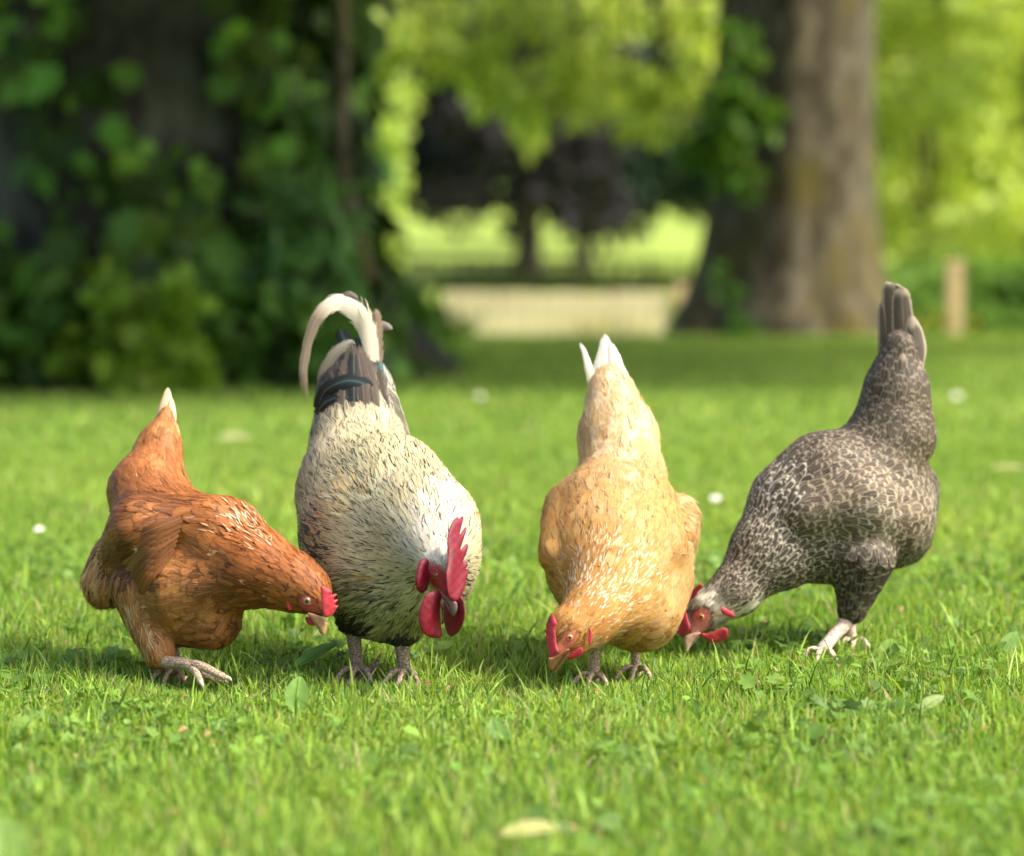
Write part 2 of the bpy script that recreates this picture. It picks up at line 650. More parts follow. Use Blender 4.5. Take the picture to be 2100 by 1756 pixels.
    def feathers(self, mats=None, dens=0.36, NV=6, wisp=None):
        r = self.rng
        P = self.scatter(dens, wisp)
        par = self.params(P)
        N = self.grad(P)
        keep = np.ones(len(P), bool)
        tiny = np.zeros(len(P), bool)
        for w, sp in zip(self.spotw(P, N, self.bare), self.bare):
            inb = w > 0.5
            tiny |= inb
            keep &= ~inb | (r.random(len(P)) < sp.get('hair', .35))
            par['col'][inb] = par['col'][inb] * .6 + np.array(sp['col']) * .4
        sw = self.spotw(P, N, self.spots)
        for w, s in zip(sw, self.spots):
            hit = (r.random(len(P)) < w * s.get('p', 1.0))
            for k in ('col', 'edge', 'stc'):
                if k in s:
                    par[k][hit] = np.array(s[k])
            for k in ('lace', 'streak', 'bar', 'fray', 'L', 'Wd', 'point', 'lift'):
                if k in s: par[k][hit] = s[k]
            if 'mul' in s: par['col'][hit] *= np.array(s['mul'])
            if 'dir' in s:
                d = W(s['x'] + s['dir'][0], s['y'] + s['dir'][1], self.Y0) - W(s['x'], s['y'], self.Y0)
                par['flow'][hit] = unit(d)
        if wisp:
            # loose single barbs and filaments that soften the coat
            m_ = r.random((len(P), 1)) * .8
            par['col'] = par['col'] * (1 - m_) + par['edge'] * m_
            sk = r.random(len(P)) < par['streak'] * .6
            par['col'][sk] = par['stc'][sk]
            par['Wd'] = np.full(len(P), .00105)
            par['L'] = par['L'] * .62
            par['lift'] = par['lift'] * 1.5 + .03 + .12 * np.clip(par['fray'] - .4, 0, 1)
            par['lace'] *= 0; par['streak'] *= 0; par['fray'] *= 0; par['bar'] *= 0
            par['point'] = np.ones(len(P)); par['var'] = np.full(len(P), .10)
        keep &= P[:, 2] > 0.01
        for k, f_ in (('L', .55), ('Wd', .4)):
            par[k][tiny] *= f_
        par['fray'][tiny] = .8
        idx = np.nonzero(keep)[0]
        P, N = P[idx], N[idx]
        for k in par: par[k] = par[k][idx]
        n = len(P)
        fl = par['flow'] + r.normal(size=(n, 3)) * (0.26 if wisp else 0.13)
        fl = unit(fl - N * (fl * N).sum(1, keepdims=True))
        sd = np.cross(fl, N)
        L = par['L'] * r.uniform(0.8, 1.2, n)
        Wd = 1.25 * par['Wd'] * r.uniform(0.85, 1.15, n)
        v = np.linspace(0, 1, NV)
        rnd_w = (0.30 + 0.70 * np.sqrt(np.clip(v * 1.6, 0, 1))) * np.sqrt(np.clip(1 - v ** 5, 0, 1))
        rnd_w[-1] = 0.18
        pnt_w = np.sin(np.pi * np.clip(v * 0.93 + 0.07, 0, 1) ** 0.8) ** 0.8
        pnt_w[-1] = 0.03
        w = rnd_w[None] * (1 - par['point'][:, None]) + pnt_w[None] * par['point'][:, None]
        s = np.array([-1.0, 0.0, 1.0])
        G = P[:, None, None, :] + fl[:, None, None, :] * (L[:, None] * v[None])[:, :, None, None] \
            + sd[:, None, None, :] * (0.5 * Wd[:, None, None] * w[:, :, None] * s[None, None, :])[..., None]
        bend = r.normal(0, 0.10, n) * L
        G = G + sd[:, None, None, :] * (bend[:, None] * v[None] ** 2)[:, :, None, None]
        off = 0.0006 + (0.75 * par['lift'] * L * r.uniform(0.4, 1.5, n))[:, None, None] * v[None, :, None] ** 1.3 \
            - (0.045 * Wd)[:, None, None] * (s ** 2)[None, None, :] * w[:, :, None] + r.uniform(0, 0.0016, n)[:, None, None]
        Gf = G.reshape(-1, 3)
        Of = off.reshape(-1)
        for _ in range(2):
            g = self.grad(Gf)
            Gf = Gf - g * np.clip(self.sdf(Gf) - Of, -0.02, 0.02)[:, None]
        NB = self.grad(Gf, .006)
        m = NV * 3
        col = par['col'] * (1 + par['var'][:, None] * r.normal(0, 1, (n, 1)))
        ln = lownoise(P, 26.0, self.seed)
        col = np.clip(col * (1 + 0.16 * ln[:, None] * np.array([0.8, 1.0, 1.3])), 0.003, 0.95)
        pr = r.random(n)
        pat = np.stack([par['lace'] * r.uniform(0.75, 1.0, n), (pr < par['streak']) * r.uniform(0.6, 1.0, n), par['fray'] * r.uniform(0.7, 1.2, n), par['bar']], 1)
        rep = lambda x: np.repeat(x, m, 0)
        rnd = r.random(n)
        fuv = np.stack([np.tile(np.tile(s, NV), n), np.tile(np.repeat(v, 3), n), np.repeat(rnd, m)], 1)
        i = np.arange(NV - 1)[:, None] * 3
        j = np.arange(2)[None]
        q0 = np.stack([i + j, i + j + 1, i + j + 4, i + j + 3], -1).reshape(-1, 4)
        for part in np.unique(par['part']):
            sel = par['part'] == part
            ns = int(sel.sum())
            pts = np.repeat(sel, m)
            F = (q0[None] + (np.arange(ns) * m)[:, None, None]).reshape(-1, 4)
            cols = {'fcol': rep(col)[pts], 'fedge': rep(par['edge'])[pts], 'fstreak': rep(par['stc'])[pts], 'fpat': rep(pat)[pts]}
            self.acc.setdefault(part, []).append((Gf[pts], F, cols, fuv[pts], NB[pts]))
        return n

    def big_feather(self, part, pts, widths, col, edge=None, stc=None, lace=0.0, streak=0.0, fray=0.12, bar=0.0, face=(0, -1, 0.2), NV=18, cup=0.18, pointy=0.5):
        P3 = catmull(np.array([W(p[0], p[1], self.Y0 + p[2]) for p in pts]), NV)
        wd = np.interp(np.linspace(0, 1, NV), np.linspace(0, 1, len(widths)), widths) * self.Y0 / FPX
        T = unit(np.gradient(P3, axis=0))
        fc = np.array(face, float)
        sd = unit(np.cross(T, fc))
        nn = np.cross(sd, T)
        s = np.linspace(-1, 1, 5)
        v = np.linspace(0, 1, NV)
        tip = np.sqrt(np.clip(1 - np.clip((v - (1 - pointy * 0.5)) / (pointy * 0.5), 0, 1) ** 2, 0, 1))
        tip[-1] = 0.05
        G = P3[:, None] + sd[:, None] * (0.5 * wd * tip)[:, None, None] * s[None, :, None] - nn[:, None] * (cup * wd * tip)[:, None, None] * (s ** 2)[None, :, None]
        n = NV * 5
        i = np.arange(NV - 1)[:, None] * 5
        j = np.arange(4)[None]
        F = np.stack([i + j, i + j + 1, i + j + 6, i + j + 5], -1).reshape(-1, 4)
        t1 = lambda c: np.tile(np.array(c, float), (n, 1))
        if callable(col):
            cc = np.repeat(np.array([col(x) for x in v], float), 5, 0)
        else:
            cc = t1(col)
        cols = {'fcol': cc, 'fedge': t1(edge if edge is not None else (0.5, 0.5, 0.5)), 'fstreak': t1(stc if stc is not None else (0.5, 0.5, 0.5)), 'fpat': t1((lace, streak, fray, bar))}
        fuv = np.stack([np.tile(s, NV), np.repeat(v, 5), np.full(n, self.rng.random())], 1)
        self.acc.setdefault(part, []).append((G.reshape(-1, 3), F, cols, fuv, np.zeros((n, 3))))

    def flush(self, mats, labels=None):
        for part, L in self.acc.items():
            off, VV, FF, UU, CC, NN = 0, [], [], [], {}, []
            for V, F, c, u, nb in L:
                NN.append(nb)
                VV.append(V); FF.append(F + off); UU.append(u); off += len(V)
                for k in c: CC.setdefault(k, []).append(c[k])
            o = mk_mesh(part.split('|')[0], np.vstack(VV), np.vstack(FF), mats.get(part.split('|')[0], mats['plumage']), self.root, self.base,
                        {k: np.vstack(x) for k, x in CC.items()}, vecs={'fuv': np.vstack(UU)})
            NN = np.vstack(NN)
            gn = np.empty(len(NN) * 3, np.float32)
            o.data.vertices.foreach_get('normal', gn)
            gn = gn.reshape(-1, 3)
            # vanes lie together: their shading follows the body under them
            nn = unit(np.where((np.abs(NN).sum(1) > 0)[:, None], gn * .33 + NN * .67, gn))
            o.data.normals_split_custom_set_from_vertices(nn.tolist())
            if labels and part in labels: o['label'] = labels[part]

    def flesh(self, name, poly, d, gx, gy, half, rim, mat, it=1, wave=0.0):
        V, Q = pillow(poly, self.Y0 + d, gx, gy, half, rim, it=it, wave=wave)
        return mk_mesh(name, V, Q, mat, self.root, self.base)

    def beak(self, upper, lower, d, root, tip, half, c0, c1, gx=0.0):
        parts, cols = [], []
        r0, r1 = np.array(root, float), np.array(tip, float)
        for poly, hf, dk, dd in ((upper, half, 1.0, 0.0), (lower, half * .8, .8, .002)):
            V, q = pillow(poly, self.Y0 + d + dd, gx, 0.0, hf, hf * 1.15, h=.6)
            x, y = proj(V)
            k = np.clip(((x - r0[0]) * (r1 - r0)[0] + (y - r0[1]) * (r1 - r0)[1]) / ((r1 - r0) ** 2).sum(), 0, 1)[:, None]
            cols.append((np.array(c0) * (1 - k) + np.array(c1) * k) * dk)
            parts.append((V, q, None))
        V, F = join_parts(parts)
        return mk_mesh('beak', V, F, M_BEAK, self.root, self.base, {'bcol': np.vstack(cols)})

    def eye(self, x, y, rpx, iris, gaze=(0, 0), lid=(0.6, 0.35, 0.3), d=None, rot=0.0, asp=0.8):
        # find the head surface under the point
        Ys = np.linspace(self.Y0 - 0.35, self.Y0 + 0.2, 500)
        P = np.array([W(x, y, Y) for Y in Ys])
        sd = self.sdf(P)
        hit = np.nonzero(sd < 0)[0]
        Yh = Ys[hit[0]] if len(hit) else self.Y0 + (d or 0)
        C = W(x, y, Yh)
        n = self.grad(C[None])[0]
        view = unit(CAMV - C)
        ax = unit(n * 0.55 + view * 0.45)
        rr = 1.15 * rpx * Yh / FPX
        ctr = C - ax * rr * 0.35
        a = unit(np.cross(ax, [0.1, 0.2, 0.97])); b = np.cross(a, ax)
        rings, seg = 14, 24
        V, E = [ctr + ax * rr], [0.0]
        for i in range(1, rings):
            th = math.pi * i / rings
            for j in range(seg):
                ph = 2 * math.pi * j / seg
                V.append(ctr + rr * (math.cos(th) * ax + math.sin(th) * (math.cos(ph) * a + math.sin(ph) * b)))
                E.append(th)
        V = np.array(V); E = np.array(E)
        tr = np.array([[0, 1 + j, 1 + (j + 1) % seg] for j in range(seg)])
        q = []
        for i in range(rings - 2):
            o1 = 1 + i * seg
            for j in range(seg):
                q.append([o1 + j, o1 + seg + j, o1 + seg + (j + 1) % seg, o1 + (j + 1) % seg])
        pup = np.array([0.004, 0.004, 0.004])
        ci = np.array(iris)
        t1 = np.clip((E - 0.40) / 0.16, 0, 1)[:, None]
        t2 = np.clip((E - 0.85) / 0.25, 0, 1)[:, None]
        ec = (pup * (1 - t1) + ci * t1) * (1 - t2) + np.array([0.06, 0.03, 0.02]) * t2
        o = mk_mesh('eye', V, [np.array(q), tr], M_EYE, self.root, self.base, {'ecol': ec})
        # the lid, a soft rim round the eyeball
        ang = np.linspace(0, 2 * math.pi, 29)
        ca, sa = math.cos(rot), math.sin(rot)
        right = unit(np.cross(-view, [0, 0, 1])); upv = np.cross(right, -view)
        e1 = right * ca + upv * sa; e2 = -right * sa + upv * ca
        e1 = unit(e1 - ax * (e1 @ ax)); e2 = unit(np.cross(ax, e1))
        ring = np.array([ctr + ax * rr * 0.50 + rr * 1.02 * (math.cos(t) * e1 + asp * math.sin(t) * e2) for t in ang])
        Vt, qt, tt = tube(ring, np.full(29, rr * 0.13), 8)
        lidm = mk_mesh('eyelid', Vt, [qt, tt], M_BODY, None, self.base, {'bcol': np.tile(lid, (len(Vt), 1))})
        lidm.parent = o
        return o


def legtube(Y0, pts, radii, rows=14, n=12):
    return ([W(p[0], p[1], Y0 + p[2]) for p in pts], [r * Y0 / FPX for r in radii], n, rows)


def toe(p0, p1, r0, r1, bow=0.012):
    p0, p1 = np.array(p0, float), np.array(p1, float)
    m = (p0 + p1) / 2 + np.array([0, 0, bow])
    return ([p0, m, p1], [r0, (r0 + r1) / 2, r1], 10, 9)


def ground_foot(Y0, x, y, d, r):
    """three forward toes and a hind toe on the grass, from the ankle down"""
    a = W(x, y, Y0 + d); a[2] = 0.022
    s = Y0 / FPX
    out = []
    for ang, ln in ((-100, .060), (-135, .05), (-62, .05), (80, .03)):
        t = math.radians(ang)
        out.append(toe(a + np.array([0, 0, -0.006]), (a[0] + ln * math.cos(t), a[1] + ln * math.sin(t), 0.005), r * s, r * s * 0.5))
    return out


# ================================================================== the brown hen
def build_brown():
    Y0 = 4.42
    C1, C2, C3 = (0.36, 0.125, 0.032), (0.27, 0.085, 0.02), (0.17, 0.058, 0.016)
    pale = (0.72, 0.45, 0.24)
    st = {
        'head': dict(L=.011, Wd=.0042, col=(0.33, 0.115, 0.028), edge=C3, lace=.3, point=.8, lift=.12, fray=.35, var=.16),
        'neck': dict(L=.017, Wd=.0058, col=(0.34, 0.115, 0.026), edge=(.20, .065, .016), lace=.3, point=.8, lift=.08, fray=.3, var=.18),
        'hackle': dict(L=.030, Wd=.0095, col=(0.38, 0.12, 0.024), edge=(.24, .07, .016), stc=(0.85, 0.66, 0.45), lace=.4, streak=.06, point=.75, lift=.07, fray=.25, var=.15),
        'back': dict(L=.034, Wd=.017, col=C1, edge=(.26, .09, .024), lace=.4, point=.2, lift=.06, fray=.25, var=.16),
        'saddle': dict(L=.030, Wd=.017, col=(0.42, 0.16, 0.045), edge=(.24, .08, .022), lace=.45, point=.15, lift=.07, fray=.35, var=.15),
        'tailcov': dict(L=.040, Wd=.018, col=(0.48, 0.20, 0.065), edge=(.3, .11, .03), lace=.4, point=.3, lift=.06, fray=.3, var=.14),
        'breast': dict(L=.028, Wd=.022, col=(0.36, 0.145, 0.042), edge=(.21, .08, .024), lace=.6, point=0, lift=.05, fray=.22, var=.13),
        'belly': dict(L=.034, Wd=.016, col=(0.30, 0.12, 0.035), edge=C3, lace=.4, point=.2, lift=.08, fray=.5, var=.2),
        'thigh': dict(L=.040, Wd=.013, col=(0.40, 0.175, 0.052), edge=(.48, .25, .09), lace=.25, point=.5, lift=.10, fray=.85, var=.2),
        'fluff': dict(L=.042, Wd=.014, col=(0.50, 0.235, 0.078), edge=(.62, .38, .16), lace=.4, point=.4, lift=.16, fray=.9, var=.18),
        'wing': dict(L=.046, Wd=.017, col=(0.31, 0.11, 0.03), edge=(.20, .07, .02), lace=.45, point=.15, lift=.05, fray=.2, var=.18, part='wing'),
    }
    pr = [
        (662, 1248, -.11, 19, 634, 1212, -.09, 44, 'head'),
        (634, 1212, -.09, 45, 598, 1193, -.075, 60, 'neck'),
        (598, 1193, -.075, 60, 530, 1166, -.05, 78, 'hackle'),
        (530, 1166, -.05, 78, 455, 1113, .0, 92, 'hackle'),
        (455, 1113, .0, 92, 340, 1105, .07, 112, 'back'),
        (340, 1105, .07, 112, 305, 1010, .14, 82, 'back'),
        (305, 1010, .14, 82, 326, 920, .2, 46, 'saddle'),
        (326, 920, .2, 46, 342, 850, .24, 18, 'tailcov'),
        (485, 1195, -.05, 56, 395, 1200, -.0, 112, 'breast'),
        (436, 1272, -.02, 64, 350, 1245, .06, 82, 'belly'),
        (282, 1205, .02, 60, 326, 1338, -.02, 36, 'thigh'),
        (235, 1140, .11, 48, 218, 1195, .10, 54, 'fluff'),
        (425, 1065, -.02, 44, 290, 1085, -.005, 66, 'wing'),
        (290, 1085, -.005, 66, 250, 1130, .04, 52, 'wing'),
    ]
    face = (0.40, 0.10, 0.07)
    bare = [dict(x=634, y=1237, r=22, r2=17, rot=0.5, col=(0.50, 0.085, 0.085), soft=.25, hair=.14),
            dict(x=652, y=1258, r=16, r2=11, rot=0.9, col=(0.45, 0.12, 0.08), soft=.25, hair=.25)]
    spots = [dict(x=515, y=1075, r=55, r2=26, rot=0.55, streak=.75, stc=(0.85, .68, .48), Wd=.0055, L=.03, p=.9, soft=.4),
             dict(x=500, y=1110, r=60, r2=28, rot=0.3, streak=.4, stc=(0.8, .58, .36), Wd=.005, L=.026, p=.8, soft=.4),
             dict(x=330, y=1040, r=60, r2=30, rot=.1, mul=(.62, .6, .6), soft=.5, p=.8),  # shade in the crease between wing and rump, painted into the feathers
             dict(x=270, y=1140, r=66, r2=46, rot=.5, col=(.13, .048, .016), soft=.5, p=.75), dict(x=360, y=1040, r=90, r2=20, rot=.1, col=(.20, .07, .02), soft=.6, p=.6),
             dict(x=500, y=1215, r=85, r2=28, rot=.25, mul=(.45, .42, .40), soft=.5, p=.8), dict(x=400, y=1190, r=70, r2=90, mul=(1.12, 1.2, 1.2), soft=.6, p=.7),  # first spot paints the shade under the neck
             dict(x=603, y=1210, r=8, r2=10, col=(.24, .12, .04), edge=(.3, .17, .07), L=.008, Wd=.003, fray=.8, lift=.25, soft=.2),
             dict(x=275, y=1255, r=24, r2=60, rot=-.4, col=(.62, .38, .17), edge=(.72, .5, .28), fray=.95, soft=.5, p=.8),
             dict(x=190, y=1150, r=30, r2=50, col=(.56, .31, .125), edge=(.68, .45, .22), fray=.95, soft=.5, p=.75),
             dict(x=285, y=984, r=5, col=pale, soft=.3), dict(x=325, y=1122, r=9, r2=14, col=(.8, .68, .48), fray=.9, soft=.4, p=.7),
             ]
    b = Bird('hen', 'russet brown hen stepping with one foot raised, head low beside the rooster', Y0, (362, 1412), pr, st, spots, bare, 21)
    s = Y0 / FPX
    legs = [
        legtube(Y0, [(318, 1345, -.015), (345, 1358, -.04), (372, 1359, -.055), (396, 1366, -.065)], [20, 13, 11, 12]),
        legtube(Y0, [(388, 1361, -.06), (412, 1366, -.075), (440, 1379, -.085), (462, 1390, -.09)], [10, 9.5, 8.5, 7], 14),
        legtube(Y0, [(390, 1366, -.06), (403, 1382, -.085), (412, 1400, -.10)], [9, 8, 6.5], 12),
        legtube(Y0, [(392, 1368, -.05), (420, 1384, -.05), (446, 1394, -.05), (458, 1397, -.05)], [8, 7, 6, 5], 12),
        legtube(Y0, [(392, 1366, -.05), (400, 1388, -.03), (402, 1404, -.02)], [7, 7, 7], 10),
        legtube(Y0, [(345, 1320, .05), (360, 1350, .035), (363, 1385, .03), (363, 1416, .03)], [18, 11, 10, 11]),
    ] + ground_foot(Y0, 357, 1414, .03, 7.5)
    b.build_body((0.14, 0.05, 0.015), legs, M_LEG_PALE)
    for pts, rr in (([(460, 1389, -.09), (470, 1391, -.092), (476, 1397, -.094)], [5.2, 4, .6]),
                    ([(411, 1398, -.10), (416, 1406, -.104), (417, 1414, -.106)], [5, 3.6, .6]),
                    ([(456, 1396, -.05), (464, 1398, -.05), (469, 1402, -.05)], [4, 3, .5])):
        V, q, t = tube(*legtube(Y0, pts, rr, 8, 10))
        mk_mesh('claw', V, [q, t], M_CLAW, b.root, b.base, {'bcol': np.tile([.75, .58, .46], (len(V), 1))})
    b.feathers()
    b.feathers(NV=5, wisp=.0052)
    for k in range(8):
        c_ = np.array([.20, .075, .022]) * b.rng.uniform(.7, 1.2)
        b.big_feather('wing', [(372 - k * 3, 1062 + k * 10, -.058), (312 - k * 1, 1086 + k * 14, -.064), (262 + k * 4, 1112 + k * 15, -.040), (226 + k * 9, 1136 + k * 13, -.004)], [20, 26, 24, 13], c_,
                      edge=(.34, .14, .045), lace=.45, fray=.25, pointy=.7, cup=.06)
    cream = lambda v: np.array([0.60, 0.30, 0.10]) * max(0, 1 - 2.2 * v) + np.array([0.74, 0.55, 0.34]) * min(1, 2.2 * v)
    b.big_feather('tail', [(334, 900, .22), (340, 850, .24), (344, 794, .26)], [30, 34, 22], cream, pointy=.9, fray=.05)
    b.big_feather('tail', [(330, 905, .225), (332, 858, .245), (340, 806, .262)], [26, 30, 18], cream, pointy=.9, fray=.08)
    b.big_feather('tail', [(345, 900, .215), (350, 856, .23), (352, 815, .25)], [24, 24, 15], cream, pointy=.9, fray=.08)
    b.big_feather('tail', [(312, 925, .20), (318, 890, .22), (330, 852, .235)], [26, 30, 18], (.5, .22, .07), pointy=.8, fray=.2)
    b.big_feather('tail', [(350, 930, .19), (358, 895, .20), (356, 860, .22)], [24, 26, 16], (.55, .27, .1), pointy=.8, fray=.2)
    M = mat_feather('brown_feather', .5, .3)
    b.flush({'plumage': M})
    comb = [(657, 1203), (663, 1202), (682, 1213), (676, 1221), (694, 1217), (683, 1231), (696, 1229), (686, 1241), (695, 1242),
            (689, 1251), (686, 1254), (685, 1259), (675, 1265), (668, 1268), (662, 1260), (659, 1240), (660, 1222)]
    b.flesh('comb', comb, -.134, 0.0004, 0.0, 4.0, 9, M_COMB, wave=1.2)
    b.flesh('wattle', [(624, 1266), (632, 1264), (646, 1276), (650, 1282), (640, 1284), (630, 1280)], -.098, 0, 0, 3, 5, M_COMB)
    b.flesh('earlobe', [(589, 1216), (596, 1219), (599, 1240), (598, 1252), (591, 1252), (587, 1240)], -.112, .0006, 0, 3, 4, M_COMB)
    b.beak([(629, 1256), (641, 1258), (651, 1262), (659, 1265), (666, 1269), (671, 1278), (671, 1290), (667, 1302), (663, 1305), (658, 1297), (650, 1283), (638, 1268)],
           [(628, 1258), (640, 1272), (651, 1288), (658, 1301), (662, 1303), (656, 1290), (646, 1276), (635, 1263)],
           -.122, (640, 1260), (664, 1304), 5.5, (.46, .22, .12), (.50, .29, .14))
    b.eye(630, 1232, 7.8, (.42, .26, .12), lid=(.42, .22, .16), rot=-.5)
    b.eye(672, 1225, 6, (.50, .33, .18), d=-.05)
    return b


# ================================================================== the rooster
def build_rooster():
    Y0 = 4.47
    cream = (0.60, 0.53, 0.36)
    blk = (0.018, 0.020, 0.022)
    st = {
        'head': dict(L=.012, Wd=.0035, col=(.82, .78, .64), point=.9, lift=.10, fray=.4, var=.06),
        'neck': dict(L=.026, Wd=.0042, col=(.55, .51, .38), stc=blk, streak=.10, point=.9, lift=.06, fray=.35, var=.08, radial=True),
        'hackle': dict(L=.036, Wd=.0048, col=(.55, .485, .26), stc=blk, edge=(.60, .55, .39), lace=.3, streak=.42, point=.9, lift=.06, fray=.4, var=.09, radial=True),
        'breast': dict(L=.030, Wd=.0065, col=(.47, .43, .25), stc=blk, edge=(.56, .52, .34), lace=.3, streak=.6, point=.7, lift=.08, fray=.5, var=.14, radial=True),
        'back': dict(L=.036, Wd=.0062, col=(.53, .44, .26), stc=(.03, .03, .028), edge=(.68, .61, .44), lace=.3, streak=.35, point=.85, lift=.06, fray=.35, var=.12),
        'saddle': dict(L=.046, Wd=.0068, col=(.52, .455, .29), stc=(.03, .028, .025), streak=.5, point=.9, lift=.08, fray=.3, var=.10),
        'side': dict(L=.032, Wd=.009, col=(.46, .42, .29), stc=blk, edge=blk, lace=.35, streak=.55, point=.5, lift=.08, fray=.3, var=.16, part='wing'),
        'tailcov': dict(L=.046, Wd=.016, col=(.035, .034, .032), edge=(.16, .135, .10), stc=(.30, .25, .18), lace=.3, bar=.25, point=.3, lift=.08, fray=.5, var=.3, part='tail'),
        'tailcore': dict(L=.05, Wd=.02, col=(.035, .034, .032), edge=(.12, .10, .075), lace=.3, point=.4, lift=.06, fray=.3, var=.3, part='tail'),
        'thigh': dict(L=.026, Wd=.011, col=(.022, .024, .022), edge=(.28, .27, .18), stc=(.4, .4, .28), lace=.2, streak=.15, point=.4, lift=.07, fray=.5, var=.3),
    }
    pr = [
        (919, 1214, -.225, 17, 904, 1170, -.205, 31, 'head'),
        (904, 1168, -.205, 32, 888, 1130, -.15, 60, 'neck'),
        (888, 1130, -.15, 62, 868, 1088, -.06, 112, 'neck'),
        (868, 1088, -.06, 118, 800, 1005, .06, 120, 'hackle'),
        (888, 1150, -.09, 98, 800, 1165, .0, 142, 'hackle'),
        (870, 1195, -.07, 95, 800, 1205, .0, 112, 'breast'),
        (882, 1118, -.095, 98, 790, 1085, .02, 138, 'hackle'),
        (800, 1165, .0, 142, 758, 1090, .06, 138, 'hackle'),
        (760, 1090, .06, 142, 745, 1000, .13, 132, 'back'),
        (745, 1000, .13, 132, 737, 935, .19, 108, 'saddle'),
        (734, 880, .225, 96, 728, 805, .26, 80, 'tailcov'),
        (728, 805, .26, 76, 732, 735, .3, 40, 'tailcore'),
        (735, 1215, .02, 66, 722, 1272, .01, 34, 'thigh'),
        (822, 1255, -.03, 58, 828, 1303, -.03, 28, 'thigh'),
        (690, 1150, .03, 66, 655, 1010, .14, 46, 'side'),
    ]
    bare = [dict(x=896, y=1184, r=30, r2=20, rot=1.1, col=(0.40, .028, .042), soft=.2, hair=.03),
            dict(x=908, y=1208, r=26, r2=17, rot=1.1, col=(.40, .028, .042), soft=.2, hair=.03),
            dict(x=932, y=1185, r=15, r2=40, rot=0.0, col=(.32, .03, .04), soft=.2, hair=0)]
    spots = [dict(x=722, y=1285, r=42, r2=34, col=(.022, .024, .022), edge=(.16, .16, .10), streak=.1, soft=.25),
             dict(x=832, y=1315, r=42, r2=24, col=(.022, .024, .022), edge=(.2, .2, .13), streak=.1, soft=.25),
             dict(x=905, y=1060, r=56, r2=72, rot=.3, col=(.60, .57, .48), streak=.15, soft=.7, p=.7),  # sunlit upper neck, its brightness painted as paler feathers
             dict(x=700, y=1030, r=80, r2=40, rot=-.6, col=(.60, .42, .19), soft=.6, p=.5),
             dict(x=660, y=1070, r=60, r2=28, rot=-1.0, col=(.52, .35, .16), soft=.6, p=.5),
             dict(x=640, y=1150, r=40, r2=90, col=(.07, .07, .06), soft=.5, p=.5),
             dict(x=740, y=1230, r=90, r2=45, col=(.24, .24, .13), streak=.7, soft=.6, p=.5),  # shaded lower left of the front, painted in olive
             dict(x=760, y=1185, r=12, r2=6, col=(.5, .34, .10), soft=.4), dict(x=865, y=1195, r=12, r2=8, col=(.6, .42, .16), soft=.4, p=.7),
             dict(x=975, y=1065, r=10, r2=7, col=(.7, .42, .16), soft=.4),
             dict(x=628, y=880, r=26, r2=60, rot=.2, streak=.9, soft=.5),
             dict(x=850, y=880, r=18, r2=60, streak=.8, soft=.5),
             dict(x=725, y=815, r=52, r2=24, rot=.15, col=(.085, .068, .052), edge=(.16, .13, .10), fray=.95, lift=.2, bar=0, lace=0, L=.035, Wd=.008, soft=.3),
             dict(x=810, y=830, r=34, r2=34, col=(.55, .48, .36), bar=.8, stc=(.02, .03, .035), soft=.4, p=.8),
             dict(x=800, y=790, r=26, r2=30, col=(.10, .22, .22), bar=.7, stc=(.45, .38, .28), soft=.4, p=.5),
             ]
    b = Bird('rooster', 'cream and black speckled rooster with tall red comb and long curved tail feathers', Y0, (780, 1400), pr, st, spots, bare, 33)
    b.radial = W(915, 1195, Y0 - .26)
    legs = [
        legtube(Y0, [(722, 1270, .01), (726, 1310, .0), (731, 1355, -.0), (735, 1405, -.005)], [22, 15, 13, 14]),
        legtube(Y0, [(824, 1305, -.03), (826, 1340, -.03), (829, 1375, -.03), (832, 1405, -.035)], [20, 15, 13.5, 15]),
        legtube(Y0, [(738, 1374, .0), (756, 1374, .015), (772, 1360, .02), (780, 1340, .02)], [9, 8, 5.5, 1.2], 14),
        legtube(Y0, [(824, 1398, -.03), (800, 1399, -.01), (775, 1396, .01), (757, 1393, .02)], [9, 8, 5.5, 1.5], 14),
    ] + ground_foot(Y0, 735, 1405, -.005, 9) + ground_foot(Y0, 832, 1405, -.035, 9)
    b.build_body((0.42, 0.38, 0.26), legs, M_LEG_GREY)
    b.feathers()
    b.feathers(NV=5, wisp=.0052)
    bf = b.big_feather
    white, taupe = np.array([.66, .60, .47]), np.array([.22, .175, .12])
    def arch(v):
        k = min(1, max(0, (v - .45) / .15))
        return white * (1 - k) + taupe * k
    dark, teal, brown = (.016, .02, .02), (.015, .06, .065), (.075, .058, .042)
    for x0, d_, w, c_ in ((664, .225, 34, brown), (684, .195, 36, dark), (704, .18, 36, brown), (726, .175, 34, dark), (748, .175, 34, brown), (770, .18, 32, (.10, .08, .06)), (790, .20, 28, brown)):
        d = d_ - .016
        bf('tail', [(x0, 840, d), (x0 + (726 - x0) * .2, 785, d + .022), (x0 + (726 - x0) * .5, 742, d + .055), (x0 + (726 - x0) * .8, 700, d + .085)], [w * .8, w + 4, w, w * .5], c_, fray=.4, pointy=.9, cup=.10, edge=(.17, .135, .09), lace=.5)
    bf('tail', [(738, 800, .27), (722, 735, .27), (703, 690, .27), (697, 668, .27)], [40, 52, 44, 26], dark, fray=.4, cup=.08, pointy=.8, stc=teal, streak=.5)
    bf('tail', [(752, 780, .26), (742, 725, .26), (728, 690, .26)], [30, 34, 22], teal, fray=.15)
    bf('tail', [(664, 822, .24), (662, 775, .235), (684, 728, .23), (716, 704, .225), (728, 712, .22)], [22, 34, 34, 24, 12], lambda v: taupe * .5 * (1 - v) + white * .8 * v, fray=.5, cup=.08, edge=dark, lace=.4)
